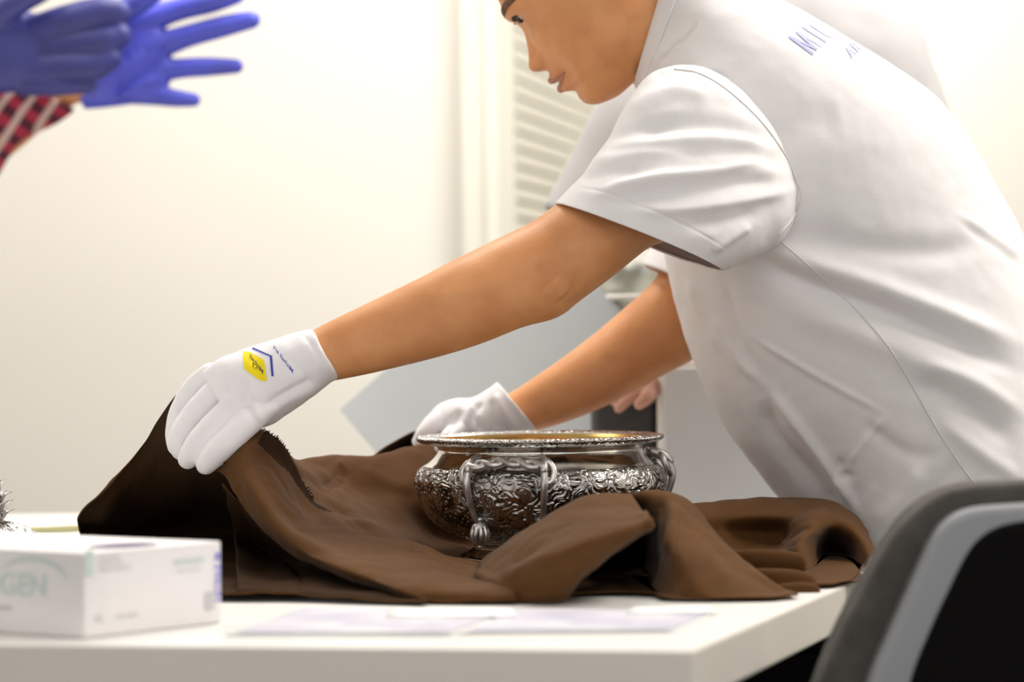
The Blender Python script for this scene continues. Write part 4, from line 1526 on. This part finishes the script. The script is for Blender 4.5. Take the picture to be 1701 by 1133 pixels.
# green-grey wrapped bundle between the arms, standing on the box row behind
yb = .70
wc = W(1050, 470, yb)
wr = thing('wrapped_bundle', 'pale green-grey plastic wrapped bundle between the two men', 'bundle', (wc[0], yb, .75))
Vw, Fw = ellipsoid((wc[0], yb, (wc[2] + .02 + .75) / 2), (.085, .05, (wc[2] + .04 - .75) / 2), nu=48, nv=40)
Nw = normals(Vw, Fw)
Vw = noisy(Vw, Nw, .018, 16, 3)
Vw[:, 2] = np.maximum(Vw[:, 2], .751)
mesh_obj('wrapping', Vw, Fw, M_bag, wr)
mesh_obj('tie', *tube([np.array([wc[0] + .05 * math.cos(a), yb + .035 * math.sin(a), wc[2] - .02]) for a in np.linspace(0, 2 * math.pi, 24)], [.004] * 24, n=8, k=2), M_white, wr)
# low pale box at left behind
tray = thing('olive_edged_tray', 'low white tray with an olive edge at the left behind the silver lid', 'tray', (-.65, .55, .75))
q0 = T(-140, 897)
q1 = T(135, 884)
d_ = (q1 - q0) / np.linalg.norm(q1 - q0)
pq = np.array([-d_[1], d_[0], 0])
az2 = math.atan2(d_[1], d_[0])
cq = (q0 + q1) / 2 + pq * .03
mesh_obj('tray_rim', *box((cq[0], cq[1] - 0.02, .7545), (np.linalg.norm(q1 - q0) + .2, .012, .007), rz=az2), M_olive, tray, False)
mesh_obj('tray_base', *box((cq[0] + pq[0] * .07, cq[1] + pq[1] * .07 - .015, .7535), (np.linalg.norm(q1 - q0) + .2, .12, .004), rz=az2), M_white, tray, False)

# ------------------------------------------------------------------ second man behind, white shirt
Y2 = .62
man2 = thing('person', 'second man in a white shirt bending over behind the first man', 'person', (.75, Y2, 0))
sc2 = 1 / S(Y2)
nas2 = W(960, -105, Y2)
hp2, hat2, hax2 = head_geo(nas2, (-.75, .1, -.665), (-.665, 0, .75), SC)
pp = list(hp2)
pp.append(loft([(1040, -110, 1180, -210, Y2, .055), (1130, -10, 1260, -140, Y2, .06), (1190, 40, 1330, -60, Y2, .09)], 5, 32))
pp.append(loft([(1130, 60, 1310, -40, Y2, .13), (1140, 200, 1480, 100, Y2, .13), (1220, 400, 1600, 350, Y2, .12), (1350, 600, 1660, 560, Y2, .12)], 5, 32))
pp.append(loft([(1060, 60, 1160, 160, Y2 - .14, .045), (1080, 220, 1180, 300, Y2 - .15, .045), (1105, 330, 1205, 370, Y2 - .16, .042), (1120, 430, 1205, 430, Y2 - .17, .04), (1105, 530, 1175, 530, Y2 - .18, .035), (1080, 600, 1132, 640, Y2 - .18, .026)], 5, 32))
V2_, F2_ = voxelize(pp, .004, 4)
mesh_obj('body', V2_, F2_, M_skin, man2)
head_extras(hat2, hax2, SC, None, man2)
Vq, Fq = loft([(1120, 40, 1310, -70, Y2, .12), (1085, 110, 1410, -30, Y2, .18), (1080, 200, 1500, 20, Y2, .2), (1090, 320, 1545, 110, Y2, .2), (1130, 460, 1590, 230, Y2, .19), (1200, 600, 1650, 400, Y2, .18), (1300, 760, 1720, 620, Y2, .18), (1400, 900, 1760, 800, Y2, .18)], 10, 128, False)
Nq = normals(Vq, Fq)
Vq = noisy(Vq, Nq, .006, 8, 3)
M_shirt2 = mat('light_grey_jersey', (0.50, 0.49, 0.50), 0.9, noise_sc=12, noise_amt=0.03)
sh2 = mesh_obj('shirt', Vq, Fq, M_shirt2, man2)
Vq, Fq = loft([(1130, 20, 1240, 150, Y2 - .14, .06), (1010, 150, 1190, 260, Y2 - .16, .08), (950, 260, 1150, 340, Y2 - .17, .08), (905, 345, 1120, 425, Y2 - .18, .078)], 8, 96, False)
mesh_obj('sleeve', *solid(Vq, Fq, .002), M_shirt2, sh2)
# bare hand: palm and five fingers
Yh = Y2 - .17
hh = [tube([W(1105, 610, Yh), W(1085, 632, Yh), W(1070, 645, Yh)], [.024, .026, .022], n=18, flat=.6)]
for a, b, dy in ((1028, 678, -.03), (1022, 668, -.01), (1030, 662, .01), (1042, 655, .028)):
    hh.append(tube([W(1078, 640, Yh + dy), W((1078 + a) / 2 - 2, (640 + b) / 2 - 2, Yh + dy), W(a, b, Yh + dy)], [.0085, .008, .0065], n=12))
hh.append(tube([W(1090, 640, Yh - .03), W(1075, 660, Yh - .045), W(1062, 672, Yh - .045)], [.010, .009, .007], n=12))
M_skin2 = mat('pink_skin', (0.62, 0.34, 0.26), 0.5, sss=0.1, noise_sc=20, noise_amt=0.1)
mesh_obj('hand', *voxelize(hh, .002, 3), M_skin2, man2)
lg = [loft([(1380, 860, 1760, 780, Y2, .17), (1420, 1000, 1720, 960, Y2, .17)], 5, 40)]
hc = lg[0][0].mean(0)
for yy in (Y2 - .1, Y2 + .1):
    lg.append(tube([(hc[0], yy, hc[2]), (hc[0] - .03, yy, .42), (hc[0] + .03, yy, .09)], [.1, .08, .06], n=24))
mesh_obj('trousers', *voxelize(lg, .01, 5), M_trouser, man2)
for yy in (Y2 - .1, Y2 + .1):
    mesh_obj('shoe', *voxelize([ellipsoid((hc[0] - .04, yy, .045), (.13, .045, .043)), ellipsoid((hc[0] + .04, yy, .06), (.06, .042, .055))], .008, 4), M_shell, man2)

# ------------------------------------------------------------------ third person, blue gloves, plaid shirt, at the left
Y3 = .95
man3 = thing('person', 'person in a red plaid shirt spreading blue gloved hands at the upper left', 'person', (-1.05, Y3 - .1, 0))
k3 = 1 / S(Y3)


def f3(px, rpx, dy=0):
    return tube([W(a, b, Y3 + Yd + dy) for a, b, Yd in px], [r * k3 * 1.16 for r in rpx], n=18)


g3 = [loft([(110, 70, 140, 182, Y3, .026), (150, 55, 185, 178, Y3, .028), (200, 35, 225, 172, Y3, .026), (245, 30, 270, 160, Y3, .021), (275, 50, 282, 140, Y3, .016)], 6, 40),
      f3([(215, 45, 0), (290, 18, .0), (350, 4, -.01), (392, -8, -.02)], [22, 17, 16, 13]),
      f3([(250, 82, 0), (305, 62, .0), (370, 44, -.01), (418, 33, -.02)], [22, 17, 16, 13]),
      f3([(240, 122, 0), (295, 114, .0), (345, 111, -.005), (392, 110, -.01)], [20, 15, 14, 11]),
      f3([(200, 150, 0), (255, 158, .0), (290, 163, -.005), (322, 166, -.01)], [20, 15, 13, 10]),
      f3([(140, 80, -.02), (190, 30, -.04), (245, -5, -.05), (275, -30, -.05)], [24, 19, 16, 13])]
V3, F3 = voxelize(g3, .0022, 3)
N3 = normals(V3, F3)
if (N3 * (V3 - V3.mean(0))).sum() < 0:
    N3 = -N3
V3 = fold(V3, N3, [([(180, 160), (220, 130), (260, 100), (285, 70)], -.006, 8), ([(150, 150), (190, 120), (235, 75)], .006, 12), ([(120, 150), (150, 120), (180, 100)], -.006, 10), ([(200, 100), (230, 80)], -.004, 8),
                   ([(190, 165), (235, 140), (265, 130)], .004, 7)])
mesh_obj('glove', V3, F3, M_blue, man3)
# other hand, further left and slightly nearer
g4 = [loft([(-60, 40, -40, 160, Y3 - .1, .03), (-10, 25, 10, 155, Y3 - .1, .032), (45, 20, 70, 148, Y3 - .1, .03), (95, 30, 105, 130, Y3 - .1, .022)], 6, 40),
      f3([(60, 55, -.1), (120, 35, -.12), (165, 22, -.13), (196, 20, -.13)], [26, 25, 22, 18]),
      f3([(70, 85, -.1), (130, 75, -.12), (175, 68, -.13), (198, 58, -.13)], [26, 24, 22, 17]),
      f3([(60, 115, -.1), (115, 112, -.12), (155, 110, -.13), (182, 96, -.13)], [26, 24, 21, 17]),
      f3([(40, 138, -.1), (90, 142, -.11), (125, 142, -.11), (148, 142, -.11)], [18, 15, 13, 11]),
      f3([(-20, 50, -.1), (20, 10, -.13), (70, -15, -.14)], [22, 19, 15])]
V4, F4 = voxelize(g4, .0025, 3)
M_blue_shaded = mat('blue_nitrile_shaded', (0.045, 0.05, 0.27), 0.5, noise_sc=14, noise_amt=0.3)  # glove blue darkened in the colour for the shaded palm
mesh_obj('glove', V4, F4, M_blue_shaded, man3)
# body
nas3 = np.array([-.98, Y3 - .02, 1.56])
hp3, hat3, hax3 = head_geo(nas3, (.9, -.2, -.35), (.3, 0, .95), SC)
sh0 = np.array([-1.15, Y3 + .02, 1.32])
pp = list(hp3)
pp.append(tube([sh0 + (0.02, 0, .18), sh0 + (0, 0, .05)], [.055, .07], k=3, n=24))
pp.append(tube([sh0 + (0, 0, 0), sh0 + (-.02, 0, -.3), sh0 + (-.02, 0, -.5)], [.12, .13, .12], n=24))
wr1, wr2 = W(118, 140, Y3), W(-50, 100, Y3 - .1)
pp.append(tube([sh0 + (0, .0, -.05), (wr1 + sh0) / 2 + (.0, .03, -.12), wr1 + (-.02, .0, -.01), wr1 + (.02, 0, 0)], [.05, .042, .03, .028], n=20))
pp.append(tube([sh0 + (0, -.16, -.03), (wr2 + sh0) / 2 + (.0, -.05, -.12), wr2 + (-.02, .0, -.01), wr2 + (.02, 0, 0)], [.05, .042, .03, .028], n=20))
mesh_obj('body', *voxelize(pp, .005, 4), M_skin, man3)
head_extras(hat3, hax3, SC, None, man3)
sp = [tube([sh0 + (0, 0, .03), sh0 + (-.02, 0, -.3), sh0 + (-.02, 0, -.62)], [.17, .17, .16], n=32),
      loft([(126, 182, 60, 150, Y3 - .01, .036), (95, 205, 15, 118, Y3, .042), (30, 240, -60, 110, Y3, .05), (-10, 300, -160, 120, Y3 + .01, .055), (-80, 360, -260, 140, Y3 + .01, .065), (-330, 380, -420, 120, Y3, .08)], 6, 40),
      ellipsoid(sh0 + (0, 0, -.04), (.12, .21, .12))]
sp.append(tube([wr2 + (-.03, 0, -.01), (wr2 + sh0) / 2 + (0, -.05, -.12), sh0 + (0, -.15, -.03)], [.042, .06, .085], n=24))
mesh_obj('plaid_shirt', *voxelize(sp, .004, 5), M_plaid, man3)
tr = [tube([sh0 + (-.02, 0, -.58), sh0 + (-.02, 0, -.7)], [.16, .15], k=3, n=24)]
for yy in (-.09, .09):
    tr.append(tube([sh0 + (-.02, yy, -.66), sh0 + (-.02, yy, -.95), sh0 + (-.03, yy, -1.24)], [.09, .075, .06], n=20))
mesh_obj('trousers', *voxelize(tr, .01, 4), M_trouser, man3)
for yy in (-.09, .09):
    mesh_obj('shoe', *voxelize([ellipsoid((sh0[0] + .05, Y3 + .02 + yy, .045), (.13, .045, .043)), ellipsoid((sh0[0] - .03, Y3 + .02 + yy, .06), (.06, .042, .055))], .008, 4), M_shell, man3)

# ------------------------------------------------------------------ chair in the foreground right
YCh = -.62
chair = thing('office_chair', 'grey felt chair with satin rim and black back shell at the lower right', 'chair', (.62, YCh + .1, 0))


def arch(px_pts, Y, wid_right, bottom_pts):
    """closed outline in the plane through Y, mirrored about a vertical centre line right of the frame"""
    L = catmull(px_pts, 6)
    pts = [W(a, b, Y) for a, b in L]
    xc = wid_right
    mir = [np.array([2 * xc - p[0], p[1], p[2]]) for p in pts[::-1]]
    return pts + mir


xcen = W(1890, 850, YCh)[0]
def tilt(pts, k=.22, y0=0.0, z0=.9):
    return [np.array([p[0], p[1] + y0 + (p[2] - z0) * -k * -1, p[2]]) for p in pts]


o_felt = arch([(1330, 1230), (1368, 1120), (1398, 1050), (1442, 965), (1485, 892), (1528, 845), (1580, 815), (1650, 804), (1760, 800)], YCh, xcen, None)
o_rim = arch([(1410, 1230), (1440, 1120), (1470, 1050), (1508, 965), (1540, 897), (1566, 862), (1605, 843), (1670, 836), (1760, 832)], YCh, xcen, None)
o_in = arch([(1480, 1230), (1506, 1120), (1533, 1050), (1565, 980), (1598, 915), (1625, 885), (1660, 868), (1710, 860), (1760, 858)], YCh, xcen, None)


def slab(outline, y_shift, th):
    p = [q + np.array([0, y_shift, 0]) for q in outline]
    n_ = len(p)
    V = p + [q + np.array([0, th, 0]) for q in p]
    F = [tuple(range(n_)), tuple(range(2 * n_ - 1, n_ - 1, -1))] + [(i + n_, (i + 1) % n_ + n_, (i + 1) % n_, i) for i in range(n_)]
    return V, F


o = mesh_obj('backrest_cushion', *slab(o_felt, .0, .055), M_felt, chair, False)
bevel_obj(o, .018, 4)
o = mesh_obj('backrest_rim', *slab(o_rim, -.022, .030), M_rim, chair, False)
bevel_obj(o, .008, 4)
o = mesh_obj('backrest_shell', *slab(o_in, -.028, .022), M_black, chair, False)
bevel_obj(o, .006, 3)
zsb = o_felt[0][2]
o = mesh_obj('seat', *box((xcen, YCh + .27, .46), (.46, .46, .07)), M_felt, chair, False)
bevel_obj(o, .03, 4)
mesh_obj('seat_shell', *box((xcen, YCh + .25, .415), (.42, .42, .02)), M_black, chair, False)
mesh_obj('back_bracket', *tube([(xcen, YCh - .02, .75), (xcen, YCh - .03, .55), (xcen, YCh + .04, .42), (xcen, YCh + .2, .40)], [.022, .022, .022, .022], n=16), M_black, chair)
mesh_obj('gas_column', *tube([(xcen, YCh + .25, .41), (xcen, YCh + .25, .12)], [.025, .03], k=4, n=20), M_rim, chair)
for i in range(5):
    a = 2 * math.pi * i / 5 + .3
    e = np.array([xcen + .27 * math.cos(a), YCh + .25 + .27 * math.sin(a), .075])
    lg_ = mesh_obj('leg', *tube([(xcen, YCh + .25, .12), (np.array([xcen, YCh + .25, .11]) + e) / 2, e], [.026, .02, .015], n=14), M_black, chair)
    mesh_obj('caster', *ellipsoid((e[0], e[1], .028), (.028, .018, .028)), M_shell, lg_)
